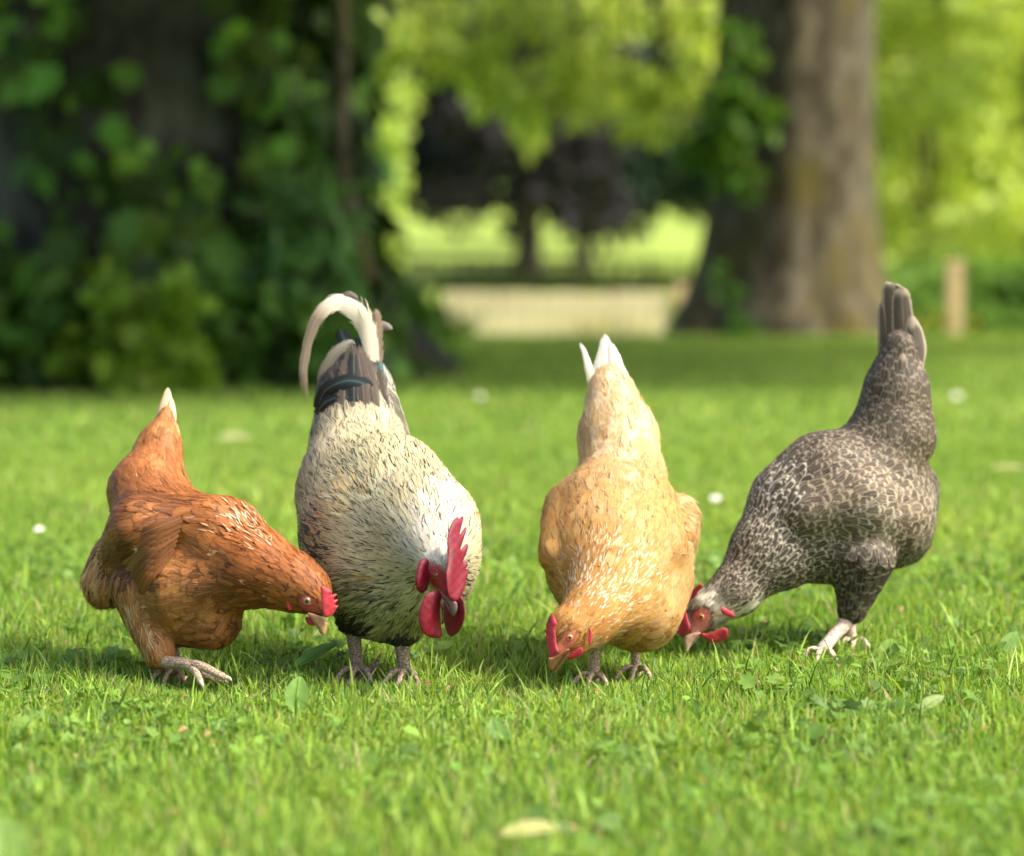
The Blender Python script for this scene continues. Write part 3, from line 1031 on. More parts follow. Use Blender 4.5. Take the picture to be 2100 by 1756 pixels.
    bf('tail', [(690, 830, .235), (700, 780, .23), (718, 752, .225), (730, 762, .22)], [20, 26, 24, 12], (.34, .29, .22), fray=.35, edge=dark, lace=.6)
    bf('tail', [(772, 778, .245), (758, 700, .25), (734, 643, .25), (694, 620, .25), (655, 645, .24), (632, 700, .235), (621, 770, .23), (632, 838, .225)],
       [24, 40, 54, 46, 34, 25, 22, 15], arch, fray=.32, NV=36, cup=.12, edge=(.25, .20, .13), lace=.35, stc=(.12, .10, .08), pointy=.25)
    bf('tail', [(754, 830, .23), (757, 760, .235), (755, 680, .24), (738, 602, .245)], [10, 34, 46, 30], white, fray=.55, NV=22, cup=.15, pointy=.5)
    bf('tail', [(700, 610, .255), (716, 604, .255), (735, 615, .255)], [16, 20, 14], (.12, .10, .08), fray=.3)
    bf('tail', [(768, 790, .25), (772, 715, .255), (772, 655, .26), (766, 632, .262)], [30, 34, 30, 16], (.22, .16, .11), fray=.4, edge=white, lace=.3)
    bf('tail', [(762, 700, .27), (772, 672, .272), (788, 668, .274), (806, 676, .276)], [26, 24, 20, 12], (.14, .12, .10), fray=.1, edge=(.3, .27, .22), lace=.4)
    bf('tail', [(775, 838, .225), (782, 790, .23), (776, 738, .235)], [20, 26, 10], (.05, .19, .19), fray=.1)
    bf('tail', [(792, 832, .225), (795, 785, .23), (779, 735, .24)], [14, 18, 8], (.58, .53, .42), fray=.5)
    bf('tail', [(800, 836, .235), (804, 800, .24), (790, 752, .25)], [16, 18, 8], (.55, .50, .40), fray=.5, stc=dark, streak=.6)
    bf('tail', [(650, 838, .205), (668, 800, .188), (712, 781, .178), (752, 790, .18), (768, 812, .185)], [26, 38, 42, 38, 14], dark, fray=.45, cup=.06, pointy=.9, stc=teal, streak=.6, edge=(.10, .08, .06), lace=.3)  # teal streak paints a sheen on the black vane
    bf('tail', [(648, 850, .19), (668, 825, .175), (700, 812, .165)], [20, 30, 18], (.014, .018, .02), fray=.45, cup=.06, pointy=.9, stc=teal, streak=.5)
    # loose saddle plumes hanging at the flank
    r = b.rng
    for k in range(30):
        x = 610 + r.uniform(0, 14); y = r.uniform(940, 1080); d = .15 + r.uniform(-.02, .04)
        bf('plumage', [(x + 22, y - 34, d), (x + 8, y - 8, d - .004), (x - r.uniform(-2, 9), y + r.uniform(18, 34), d - .004)], [4, 5, 2],
           white * r.uniform(.7, 1), fray=.4, NV=8, stc=(.03, .03, .03), streak=.8 if r.random() < .6 else 0, pointy=1)
    for k in range(26):
        y = r.uniform(810, 930); x = 814 + (y - 800) * .30
        bf('plumage', [(x - 22, y - 18, .19), (x - 4, y + 2, .187), (x + r.uniform(2, 9), y + r.uniform(18, 30), .187)], [4.5, 5.5, 2],
           white * r.uniform(.75, 1), fray=.35, NV=8, stc=(.03, .03, .03), streak=.7 if r.random() < .5 else 0, pointy=1)
    M = mat_feather('cream_feather', .55, .25)
    MT = mat_feather('dark_glossy_feather', .45, .28)
    b.flush({'plumage': M, 'tail': MT, 'wing': M})
    comb = [(919, 1130), (918, 1110), (920, 1092), (927, 1072), (935, 1062), (940, 1060), (942, 1065), (949, 1058), (950, 1064), (945, 1082), (941, 1099),
            (955, 1079), (957, 1084), (950, 1106), (943, 1127), (946, 1128), (958, 1114), (961, 1119), (956, 1138), (949, 1151), (951, 1155), (957, 1151), (959, 1158), (953, 1171), (959, 1170), (958, 1180),
            (955, 1192), (952, 1205), (946, 1220), (938, 1233), (930, 1232), (922, 1226), (917, 1212), (915, 1195), (914, 1175), (918, 1155)]
    b.flesh('comb', comb, -.235, 0.0009, -.0002, 4.8, 9, M_COMB_DEEP, wave=1.0)
    w1 = [(893, 1210), (877, 1217), (866, 1236), (859, 1266), (862, 1293), (875, 1306), (899, 1311), (904, 1302), (903, 1272), (904, 1240), (908, 1224), (903, 1212)]
    w2 = [(908, 1232), (908, 1256), (913, 1280), (918, 1302), (924, 1308), (942, 1297), (953, 1274), (955, 1254), (947, 1226), (938, 1222), (920, 1222)]
    o = b.flesh('wattle', w1, -.255, .0006, .0001, 6, 14, M_COMB_DEEP, wave=2.4)
    o = b.flesh('wattle', w2, -.245, -.0007, .0001, 5, 14, M_COMB_DEEP, wave=2.0)
    b.flesh('earlobe', [(872, 1143), (880, 1150), (878, 1170), (880, 1190), (876, 1210), (866, 1219), (855, 1210), (851, 1190), (855, 1168), (861, 1150)], -.225, .0008, 0, 7, 10, M_COMB_DEEP, wave=1.5)
    b.beak([(899, 1210), (915, 1222), (924, 1229), (931, 1231), (937, 1236), (938, 1249), (934, 1260), (929, 1264), (924, 1256), (920, 1242), (911, 1227)],
           [(897, 1213), (908, 1228), (916, 1243), (923, 1257), (927, 1263), (923, 1249), (914, 1230)],
           -.258, (905, 1215), (930, 1262), 6, (.26, .08, .075), (.10, .09, .075), gx=-.0004)
    b.eye(895, 1181, 6.0, (.42, .16, .03), lid=(.35, .03, .035), rot=-.9)
    b.eye(938, 1178, 5, (.42, .16, .03), d=-.2)
    return b


# ================================================================== the buff hen
def build_buff():
    Y0 = 4.43
    st = {
        'head': dict(L=.011, Wd=.0042, col=(0.444, 0.202, 0.045), edge=(0.555, 0.326, 0.117), lace=.3, point=.8, lift=.10, fray=.4, var=.12),
        'neck': dict(L=.016, Wd=.006, col=(0.459, 0.215, 0.048), edge=(0.592, 0.378, 0.160), stc=(0.681, 0.622, 0.475), lace=.3, streak=.3, point=.6, lift=.08, fray=.4, var=.12),
        'hackle': dict(L=.024, Wd=.009, col=(0.474, 0.234, 0.058), edge=(0.636, 0.456, 0.240), stc=(0.703, 0.651, 0.518), lace=.45, streak=.38, point=.45, lift=.10, fray=.5, var=.12),
        'breast': dict(L=.026, Wd=.018, col=(0.488, 0.260, 0.075), edge=(0.607, 0.404, 0.181), lace=.5, point=.05, lift=.07, fray=.4, var=.10),
        'back': dict(L=.032, Wd=.017, col=(0.518, 0.299, 0.101), edge=(0.651, 0.482, 0.256), lace=.6, point=.15, lift=.13, fray=.65, var=.10),
        'saddle': dict(L=.032, Wd=.017, col=(0.562, 0.352, 0.144), edge=(0.666, 0.515, 0.298), lace=.6, point=.15, lift=.12, fray=.7, var=.09),
        'tailcov': dict(L=.046, Wd=.016, col=(0.592, 0.391, 0.176), edge=(0.666, 0.521, 0.309), lace=.5, point=.4, lift=.08, fray=.6, var=.08),
        'wing': dict(L=.044, Wd=.017, col=(0.459, 0.234, 0.061), edge=(0.311, 0.136, 0.030), lace=.3, point=.2, lift=.06, fray=.3, var=.12, part='wing'),
        'wingr': dict(L=.044, Wd=.017, col=(0.400, 0.202, 0.053), edge=(0.266, 0.117, 0.024), lace=.3, point=.2, lift=.06, fray=.4, var=.10, part='wing|far'),
        'fluff': dict(L=.042, Wd=.016, col=(0.577, 0.378, 0.170), edge=(0.666, 0.508, 0.298), lace=.4, point=.4, lift=.12, fray=.85, var=.10),
        'belly': dict(L=.028, Wd=.018, col=(0.518, 0.312, 0.117), edge=(0.607, 0.429, 0.223), lace=.5, point=.05, lift=.07, fray=.35, var=.10),
    }
    pr = [
        (1144, 1332, -.175, 21, 1166, 1292, -.155, 43, 'head'),
        (1185, 1322, -.155, 24, 1204, 1300, -.14, 38, 'head'),
        (1166, 1292, -.155, 44, 1214, 1258, -.12, 60, 'neck'),
        (1214, 1258, -.12, 60, 1252, 1205, -.05, 106, 'hackle'),
        (1256, 1232, -.05, 92, 1270, 1160, .04, 140, 'breast'),
        (1258, 1150, .04, 144, 1256, 1078, .12, 134, 'back'),
        (1256, 1078, .12, 130, 1276, 985, .2, 88, 'saddle'),
        (1276, 985, .2, 88, 1267, 895, .27, 80, 'saddle'),
        (1267, 895, .27, 80, 1254, 808, .32, 50, 'tailcov'),
        (1254, 815, .315, 50, 1248, 775, .335, 26, 'tailcov'),
        (1386, 1062, .27, 54, 1388, 1165, .25, 34, 'fluff'),
        (1290, 1060, .19, 92, 1368, 1085, .25, 58, 'fluff'),
        (1290, 1120, .16, 100, 1372, 1150, .23, 44, 'fluff'),
        (1132, 1140, -.0, 30, 1160, 1040, .13, 46, 'wing'),
        (1380, 1130, .0, 30, 1346, 1035, .13, 44, 'wingr'),
        (1310, 1250, .0, 92, 1335, 1190, .05, 90, 'belly'),
    ]
    bare = [dict(x=1166, y=1309, r=19, r2=15, rot=-.5, col=(0.459, 0.124, 0.080), soft=.25),
            dict(x=1152, y=1330, r=18, r2=13, rot=-.9, col=(0.459, 0.136, 0.075), soft=.25)]
    spots = [dict(x=1235, y=1190, r=95, r2=55, rot=-.3, streak=.62, soft=.5, p=.8),
             dict(x=1158, y=1090, r=42, r2=75, rot=.2, col=(.46, .225, .058), edge=(.56, .33, .12), soft=.6, p=.7),
             dict(x=1368, y=1080, r=36, r2=70, rot=-.2, col=(.50, .26, .075), edge=(.6, .38, .15), soft=.6, p=.6),
             dict(x=1268, y=880, r=60, r2=110, col=(.66, .49, .28), edge=(.74, .6, .4), soft=.6, p=.6),
             dict(x=1300, y=1310, r=70, r2=22, rot=-.3, col=(0.340, 0.163, 0.035), edge=(0.459, 0.260, 0.085), soft=.6, p=.6),
             dict(x=1280, y=1000, r=70, r2=150, col=(0.520, 0.330, 0.141), soft=.6, p=.3),
             dict(x=1380, y=1180, r=40, r2=110, rot=.3, col=(0.530, 0.321, 0.130), edge=(0.600, 0.405, 0.192), soft=.5, p=.4),
             dict(x=1152, y=1310, r=9, r2=26, rot=.3, col=(0.222, 0.096, 0.022), edge=(0.333, 0.143, 0.032), soft=.4, p=.8),
             dict(x=1199, y=1293, r=7, r2=12, rot=.3, col=(0.370, 0.215, 0.064), edge=(0.444, 0.293, 0.107), L=.010, Wd=.004, fray=.6, lift=.35, soft=.3),
             dict(x=1218, y=1325, r=14, r2=18, col=(0.629, 0.429, 0.223), soft=.4, p=.7),
             dict(x=1205, y=1345, r=22, r2=12, col=(0.355, 0.195, 0.048), soft=.4, p=.7),
             dict(x=1130, y=1170, r=16, r2=70, col=(0.407, 0.215, 0.053), soft=.5, p=.7)]
    b = Bird('hen', 'golden buff hen facing forward with white tail tip, pecking in the middle', Y0, (1250, 1412), pr, st, spots, bare, 45)
    legs = [
        legtube(Y0, [(1222, 1325, -.02), (1220, 1352, -.02), (1218, 1385, -.02), (1216, 1414, -.02)], [15, 11.5, 11, 13]),
        legtube(Y0, [(1300, 1300, .05), (1302, 1330, .05), (1304, 1360, .05), (1305, 1392, .05)], [15, 10.5, 10, 11]),
    ] + ground_foot(Y0, 1216, 1414, -.02, 8) + ground_foot(Y0, 1305, 1392, .05, 8)
    b.build_body((0.45, 0.26, 0.09), legs, M_LEG_PALE)
    b.feathers()
    b.feathers(NV=5, wisp=.0052)
    w = lambda v: np.array([.66, .50, .29]) * max(0, 1 - 1.8 * v) + np.array([.80, .76, .66]) * min(1, 1.8 * v)
    bf = b.big_feather
    bf('tail', [(1252, 830, .33), (1246, 760, .345), (1240, 683, .36)], [44, 56, 34], w, fray=.15, pointy=.9)
    bf('tail', [(1234, 830, .33), (1232, 770, .345), (1236, 702, .358)], [40, 42, 24], w, fray=.15, pointy=.9)
    bf('tail', [(1270, 830, .325), (1264, 765, .34), (1252, 700, .355)], [44, 48, 26], w, fray=.15, pointy=.9)
    bf('tail', [(1288, 850, .31), (1280, 790, .325), (1264, 730, .34)], [40, 40, 22], w, fray=.25, pointy=.9)
    bf('tail', [(1222, 840, .32), (1210, 765, .335), (1198, 722, .345), (1187, 700, .35)], [22, 24, 13, 8], w, fray=.35, pointy=.6)
    for k in range(9):
        x = 1222 + k * 8
        bf('tail', [(x + 10, 900, .26), (x, 860, .27), (x - 18 + k * 4, 820 + abs(k - 4) * 3, .27)], [13, 16, 9], (.64, .46, .24), fray=.8, pointy=.7, edge=(0.681, 0.534, 0.320), lace=.5)
    M = mat_feather('buff_feather', .6, .2)
    b.flush({'plumage': M})
    comb = [(1128, 1262), (1136, 1261), (1138, 1270), (1142, 1279), (1138, 1288), (1139, 1305), (1141, 1325), (1147, 1336), (1136, 1346), (1126, 1349),
            (1124, 1335), (1122, 1318), (1118, 1307), (1124, 1301), (1115, 1294), (1116, 1291), (1125, 1290), (1118, 1277), (1126, 1279), (1126, 1270)]
    b.flesh('comb', comb, -.205, -.0005, -.0001, 3.8, 7, M_COMB, wave=1.0)
    b.flesh('wattle', [(1161, 1347), (1172, 1338), (1184, 1330), (1193, 1327), (1197, 1335), (1191, 1345), (1178, 1351), (1166, 1353)], -.187, 0, .0002, 3.5, 7, M_COMB)
    b.flesh('earlobe', [(1207, 1285), (1212, 1291), (1216, 1304), (1213, 1316), (1209, 1324), (1206, 1314), (1208, 1300)], -.183, .0003, 0, 3, 4, M_COMB)
    b.beak([(1169, 1332), (1162, 1331), (1147, 1342), (1136, 1348), (1125, 1349), (1123, 1359), (1126, 1370), (1131, 1376), (1137, 1369), (1143, 1358), (1155, 1345)],
           [(1171, 1335), (1164, 1346), (1155, 1358), (1145, 1372), (1137, 1382), (1134, 1380), (1141, 1368), (1150, 1353), (1163, 1340)],
           -.198, (1155, 1340), (1131, 1375), 5.5, (.40, .17, .10), (.33, .16, .065), gx=-.0004)
    b.eye(1169, 1307, 5.8, (.62, .34, .07), lid=(.55, .22, .18), rot=.3)
    b.eye(1134, 1300, 5, (.62, .34, .07), d=-.16)
    return b


# ================================================================== the grey laced hen
def build_grey():
    Y0 = 4.74
    dk = (.055, .046, .036)
    pale = (.62, .55, .40)
    st = {
        'head': dict(L=.011, Wd=.0042, col=(0.546, 0.515, 0.390), edge=(0.172, 0.155, 0.112), lace=.3, point=.8, lift=.10, fray=.3, var=.2),
        'neck': dict(L=.014, Wd=.0055, col=(0.054, 0.045, 0.033), edge=(0.516, 0.430, 0.310), lace=.85, point=.5, lift=.07, fray=.2, var=.2),
        'hackle': dict(L=.024, Wd=.0080, col=(0.057, 0.047, 0.036), edge=(0.619, 0.559, 0.413), lace=1, point=.55, lift=.06, fray=.15, var=.2),
        'back': dict(L=.025, Wd=.012, col=(0.076, 0.060, 0.044), edge=(0.387, 0.318, 0.224), lace=.95, point=.15, lift=.06, fray=.2, var=.2),
        'saddle': dict(L=.022, Wd=.0115, col=(0.069, 0.054, 0.039), edge=(0.327, 0.267, 0.181), lace=.9, point=.1, lift=.06, fray=.25, var=.2),
        'tailcov': dict(L=.036, Wd=.018, col=(0.054, 0.043, 0.033), edge=(0.258, 0.206, 0.146), lace=.7, point=.15, lift=.05, fray=.2, var=.16),
        'breast': dict(L=.022, Wd=.0110, col=(0.052, 0.044, 0.032), edge=(0.533, 0.499, 0.378), lace=1, point=.25, lift=.06, fray=.2, var=.2),
        'belly': dict(L=.026, Wd=.014, col=(0.086, 0.069, 0.051), edge=(0.430, 0.370, 0.267), lace=.9, point=.1, lift=.06, fray=.25, var=.2),
        'wing': dict(L=.032, Wd=.015, col=(0.109, 0.084, 0.057), edge=(0.447, 0.370, 0.249), lace=.9, point=.1, lift=.06, fray=.2, var=.22, part='wing'),
        'thigh': dict(L=.028, Wd=.018, col=(0.034, 0.030, 0.023), edge=(0.284, 0.249, 0.172), lace=.85, point=.1, lift=.06, fray=.4, var=.2),
        'fluff': dict(L=.036, Wd=.015, col=(0.083, 0.067, 0.051), edge=(0.284, 0.232, 0.172), lace=.5, point=.3, lift=.12, fray=.85, var=.2),
    }
    pr = [
        (1424, 1291, -.06, 20, 1452, 1250, -.05, 38, 'head'),
        (1452, 1250, -.05, 38, 1508, 1212, -.04, 52, 'neck'),
        (1508, 1212, -.04, 52, 1576, 1132, -.01, 80, 'hackle'),
        (1576, 1132, -.01, 80, 1634, 1040, .02, 98, 'hackle'),
        (1634, 1040, .02, 100, 1700, 1005, .03, 120, 'back'),
        (1700, 1005, .03, 120, 1778, 990, .05, 112, 'back'),
        (1778, 985, .05, 106, 1830, 890, .06, 86, 'saddle'),
        (1830, 890, .06, 90, 1838, 805, .06, 68, 'saddle'),
        (1838, 805, .06, 68, 1845, 715, .06, 42, 'tailcov'),
        (1615, 1135, -.01, 72, 1710, 1085, .02, 114, 'breast'),
        (1700, 1092, .02, 104, 1800, 1055, .05, 122, 'belly'),
        (1845, 1010, .09, 84, 1848, 1095, .09, 66, 'fluff'),
        (1768, 1150, -.03, 72, 1748, 1250, -.03, 34, 'thigh'),
        (1660, 1050, -.045, 52, 1760, 1030, -.03, 78, 'wing'),
        (1760, 1040, -.03, 74, 1825, 1060, .0, 64, 'wing'),
    ]
    bare = [dict(x=1438, y=1266, r=22, r2=19, rot=-.6, col=(.72, .17, .15), soft=.3),
            dict(x=1434, y=1290, r=24, r2=14, rot=-.6, col=(.72, .26, .21), soft=.3)]
    spots = [dict(x=1450, y=1228, r=34, r2=11, rot=-.75, col=(0.608, 0.577, 0.468), lace=.1, soft=.4, p=.9),
             dict(x=1510, y=1252, r=55, r2=14, rot=-.35, col=(0.577, 0.562, 0.421), lace=.15, soft=.5, p=.85),
             dict(x=1425, y=1240, r=16, r2=22, col=(0.546, 0.515, 0.359), lace=.1, soft=.4, p=.8),
             dict(x=1470, y=1258, r=14, r2=16, col=(0.429, 0.374, 0.265), lace=0, soft=.3),
             dict(x=1580, y=1030, r=50, r2=70, rot=.5, edge=(0.82, 0.77, 0.62), lace=1, soft=.5, p=.85),
             dict(x=1740, y=1010, r=60, r2=40, col=(0.110, 0.083, 0.055), edge=(0.496, 0.400, 0.272), soft=.5, p=.5),
             dict(x=1775, y=1060, r=45, r2=30, rot=.5, col=(0.143, 0.118, 0.085), edge=(0.560, 0.496, 0.376), soft=.4, p=.6),
             dict(x=1790, y=1130, r=34, r2=34, col=(0.110, 0.091, 0.066), edge=(0.480, 0.416, 0.304), soft=.4, p=.6),
             dict(x=1880, y=1000, r=50, r2=60, mul=(1.15, 1.1, 1.0), soft=.5),
             dict(x=1815, y=912, r=10, r2=7, col=(0.011, 0.028, 0.033), lace=0, soft=.3)]
    b = Bird('hen', 'dark grey hen with pale laced feathers, bent down at the right', Y0, (1715, 1335), pr, st, spots, bare, 57)
    legs = [
        legtube(Y0, [(1752, 1238, -.03), (1736, 1275, -.035), (1712, 1302, -.05), (1682, 1338, -.065)], [24, 15, 13, 14]),
        legtube(Y0, [(1745, 1240, .04), (1743, 1282, .04), (1748, 1312, .045), (1752, 1345, .05)], [18, 12, 10, 10]),
    ] + ground_foot(Y0, 1682, 1338, -.065, 8.5) + ground_foot(Y0, 1752, 1345, .05, 8)
    b.build_body((0.07, 0.058, 0.045), legs, M_LEG_PINK)
    b.feathers()
    b.feathers(NV=5, wisp=.0095)
    bf = b.big_feather
    tip = lambda v: np.array([.085, .068, .052]) * (1 - max(0, (v - .7) / .3)) + np.array([.46, .38, .29]) * max(0, (v - .7) / .3)
    bf('tail', [(1842, 800, .06), (1842, 700, .06), (1834, 600, .06), (1836, 580, .06)], [70, 66, 54, 34], tip, edge=(.45, .37, .27), lace=.6, fray=.12, pointy=.35)
    bf('tail', [(1858, 790, .055), (1856, 700, .055), (1850, 618, .055), (1852, 588, .055)], [60, 58, 44, 26], tip, edge=(.45, .37, .27), lace=.6, fray=.15, pointy=.4)
    bf('tail', [(1828, 800, .065), (1822, 720, .065), (1818, 640, .065), (1824, 606, .065)], [44, 44, 36, 20], tip, edge=(.45, .37, .27), lace=.5, fray=.1, pointy=.4)
    bf('tail', [(1872, 770, .045), (1880, 710, .045), (1868, 645, .045)], [40, 46, 28], (.14, .115, .09), edge=(.45, .38, .28), lace=.9, fray=.1, pointy=.6)
    for k in range(8):
        x = 1806 + k * 11
        bf('tail', [(x + 2, 800, .02 + abs(k - 4) * .006), (x, 760, .015 + abs(k - 4) * .006), (x + 2, 722 + abs(k - 4) * 5, .025 + abs(k - 4) * .006)], [24, 28, 17], (.075, .06, .046), edge=(.33, .27, .19), lace=.8, fray=.12, pointy=.6)
    # primaries closing along the flank
    for k in range(7):
        bf('wing', [(1800 - k * 9, 1040 + k * 8, -.075), (1835 - k * 8, 1062 + k * 12, -.06), (1858 - k * 10, 1085 + k * 13, -.035)], [18, 22, 10], (.13, .10, .075), edge=(.5, .42, .3), lace=.7, fray=.15, pointy=.7)
    M = mat_feather('grey_laced_feather', .55, .25, (.67, .82))
    b.flush({'plumage': M})
    comb = [(1441, 1198), (1443, 1202), (1431, 1214), (1428, 1222), (1415, 1232), (1408, 1246), (1407, 1258), (1411, 1272), (1417, 1285), (1413, 1296), (1406, 1303), (1400, 1309),
            (1390, 1300), (1380, 1292), (1370, 1286), (1378, 1281), (1370, 1279), (1372, 1268), (1362, 1262), (1372, 1250), (1366, 1236), (1380, 1232), (1380, 1215), (1394, 1216), (1400, 1203), (1411, 1202), (1418, 1209), (1424, 1207), (1433, 1197)]
    b.flesh('comb', comb, -.075, -.0004, 0, 4.0, 9, M_COMB, wave=1.6)
    b.flesh('wattle', [(1437, 1300), (1450, 1300), (1468, 1293), (1482, 1287), (1492, 1290), (1494, 1302), (1488, 1313), (1474, 1318), (1458, 1319), (1447, 1312)], -.085, 0, .0003, 4.5, 9, M_COMB, wave=1.6)
    b.flesh('earlobe', [(1479, 1246), (1490, 1248), (1504, 1256), (1508, 1264), (1498, 1266), (1486, 1262), (1478, 1254)], -.09, 0, 0, 4, 5, M_COMB)
    b.beak([(1438, 1299), (1435, 1296), (1425, 1297), (1415, 1300), (1406, 1305), (1403, 1313), (1403, 1326), (1406, 1335), (1410, 1338), (1414, 1329), (1420, 1318), (1429, 1307)],
           [(1438, 1301), (1431, 1310), (1422, 1321), (1414, 1330), (1412, 1332), (1418, 1322), (1426, 1312)],
           -.098, (1428, 1300), (1409, 1336), 5.5, (.36, .20, .15), (.50, .36, .24))
    b.eye(1439, 1265, 6.6, (.60, .27, .05), lid=(.50, .16, .15), rot=-.2, asp=.95)
    b.eye(1408, 1255, 5.5, (.60, .27, .05), d=.0)
    return b


build_brown(); build_rooster(); build_buff(); build_grey()


# ================================================================== ground and grass
LAWN = np.array([[-60, 0], [0, 0], [19.5, 0], [22.3, -.50], [30, -.32], [38, .05], [92, 1.25], [160, 5.0], [400, 14.0]])


def gz(y):
    return np.interp(y, LAWN[:, 0], LAWN[:, 1])


def mat_ground():
    t = NT('lawn_soil')
    co = t.coord()
    n = t.noise(co, 1.3, 4.0); n2 = t.noise(co, 35.0, 4.0)
    c = t.mix(t.ss(n, .35, .65), (.11, .19, .03), (.18, .27, .055))
    c = t.mix(t.ss(n2, .45, .7), c, (.09, .13, .03))
    y = t.sep(co)[1]
    far = t.ss(y, 26.0, 32.0)
    n3 = t.noise(co, .25, 4.0)
    fc = t.mix(t.ss(n3, .35, .65), (.235, .33, .06), (.29, .385, .08))
    c = t.mix(far, c, fc)
    return t.done(t.principled(c, .9, .1, t.bump(n2, .5, .02)))


ys = np.concatenate([np.linspace(-60, 0, 7), np.linspace(1, 19, 30), np.linspace(19.5, 24, 16), np.linspace(26, 100, 40), np.linspace(110, 400, 16)])
xs = np.linspace(-220, 220, 60)
GX, GY = np.meshgrid(xs, ys, indexing='ij')
GV = np.stack([GX, GY, gz(GY)], -1).reshape(-1, 3)
ny_ = len(ys)
ii = np.arange(len(xs) - 1)[:, None] * ny_ + np.arange(ny_ - 1)[None]
GF = np.stack([ii, ii + ny_, ii + ny_ + 1, ii + 1], -1).reshape(-1, 4)
g = mk_mesh('ground', GV, GF, mat_ground())
tag(g, kind='structure')


def mat_leafy(name, trans=0.4, spec=0.25, rough=0.5, tcol=(1.25, 1.1, 0.5)):
    t = NT(name)
    c = t.attr('lcol').outputs['Color']
    p = t.principled(c, rough, spec)
    tr = t.n('ShaderNodeBsdfTranslucent')
    t.put(tr.inputs[0], t.mix(1.0, c, tcol, 'MULTIPLY'))
    mx = t.n('ShaderNodeMixShader'); mx.inputs[0].default_value = trans
    t.put(mx.inputs[1], p); t.put(mx.inputs[2], tr.outputs[0])
    return t.done(mx.outputs[0])


def patch(x, y, seed, sc):
    return lownoise(np.stack([x, y, np.zeros_like(x)], 1), sc, seed)


FEET = [tuple(W(px_, py_, Y_)[:2]) for px_, py_, Y_ in ((358, 1412, 4.44), (410, 1400, 4.36), (735, 1405, 4.46), (832, 1405, 4.43), (1216, 1414, 4.41), (1305, 1392, 4.48), (1408, 1340, 4.64))]


def blades(n, y0, y1, spread, hmin, hmax, wmin, wmax, seed):
    r = np.random.default_rng(seed)
    # uniform over the trapezium the lens sees, with a margin
    u = r.random(n)
    y = np.sqrt(y0 ** 2 + u * (y1 ** 2 - y0 ** 2))
    x = (r.random(n) * 2 - 1) * (0.1756 * spread * y)
    p1, p2 = patch(x, y, seed + 1, 3.0), patch(x, y, 77, 11.0)
    # tufts, pressed down where a bird stands
    h = hmin + (hmax - hmin) * r.random(n) ** 1.8
    h *= np.clip(1 + .22 * p2 + .12 * p1, .5, 1.6)
    for fx_, fy_ in FEET:
        h *= 1 - .6 * np.exp(-((x - fx_) ** 2 + ((y - fy_ + .03) * .8) ** 2) / .075 ** 2)
    w = r.uniform(wmin, wmax, n)
    az = r.uniform(0, 2 * math.pi, n)
    lean = np.abs(r.normal(0, .42, n)) + .08
    dx, dy = np.cos(az), np.sin(az)
    fa = r.uniform(0, 2 * math.pi, n)
    sx, sy = np.cos(fa), np.sin(fa)
    t = np.array([0, .4, .75, 1.0])
    wf = np.array([.75, 1.0, .7, .06])
    V = np.zeros((n, 4, 2, 3))
    z0 = gz(y)
    for k in range(4):
        bx = x + dx * lean * h * t[k] ** 2
        by = y + dy * lean * h * t[k] ** 2
        bz = z0 + h * t[k] * (1 - .25 * lean * t[k]) - (.004 if k == 0 else 0)
        for s in (0, 1):
            q = (s - .5) * w * wf[k]
            V[:, k, s] = np.stack([bx + sx * q, by + sy * q, bz], 1)
    base = np.arange(n)[:, None, None] * 8
    kk = np.arange(3)[None, :, None] * 2
    F = (base + kk + np.array([0, 1, 3, 2])[None, None]).reshape(-1, 4)
    g1, g2, g3 = np.array([.215, .40, .045]), np.array([.43, .59, .115]), np.array([.085, .20, .035])
    m = np.clip(.5 + .32 * p1 + .25 * r.normal(size=n), 0, 1)[:, None]
    col = g1 * (1 - m) + g2 * m
    dk = (r.random(n) < .30)
    col[dk] = g3 * r.uniform(.8, 1.4, (dk.sum(), 1))
    dry = r.random(n) < .05
    col[dry] = np.array([.52, .44, .23]) * r.uniform(.6, 1.1, (dry.sum(), 1))
    col *= r.uniform(.62, 1.38, (n, 1))
    cc = np.repeat(col[:, None], 8, 1)
    # foot mixed towards dull olive, straw tip on some
    tipm = (r.random(n) < .18)
    cc[tipm, 6:] = np.array([.55, .47, .24])
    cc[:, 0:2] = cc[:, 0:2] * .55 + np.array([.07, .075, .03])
    return V.reshape(-1, 3), F, cc.reshape(-1, 3)


sets = [blades(250000, 2.6, 5.4, 1.6, .014, .046, .0015, .0033, 3),
        blades(5200, 2.9, 5.8, 1.2, .045, .085, .0022, .0040, 4),
        blades(160000, 5.4, 9.5, 1.6, .016, .046, .0026, .005, 5),
        blades(130000, 9.5, 20.2, 1.7, .018, .042, .005, .010, 6)]
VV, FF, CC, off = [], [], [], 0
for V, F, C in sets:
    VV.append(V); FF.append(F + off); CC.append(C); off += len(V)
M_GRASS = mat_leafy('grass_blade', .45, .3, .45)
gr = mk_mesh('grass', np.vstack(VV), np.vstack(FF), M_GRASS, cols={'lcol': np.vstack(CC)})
tag(gr, 'mown green lawn grass with straw tips', 'grass', kind='stuff')


def leaf_shape(lobed=False):
    if lobed:
        a = np.linspace(-2.6, 2.6, 19)
        rr = .5 * (1 + .22 * np.cos(a * 6.5)) * (1 - .12 * np.abs(a) / 2.6)
        pts = np.stack([.45 + rr * np.cos(a), rr * np.sin(a) * .95], 1)
        return np.vstack([[0, 0], pts])
    return np.array([[0, 0], [.2, .22], [.5, .32], [.8, .2], [1, 0], [.8, -.2], [.5, -.32], [.2, -.22]])


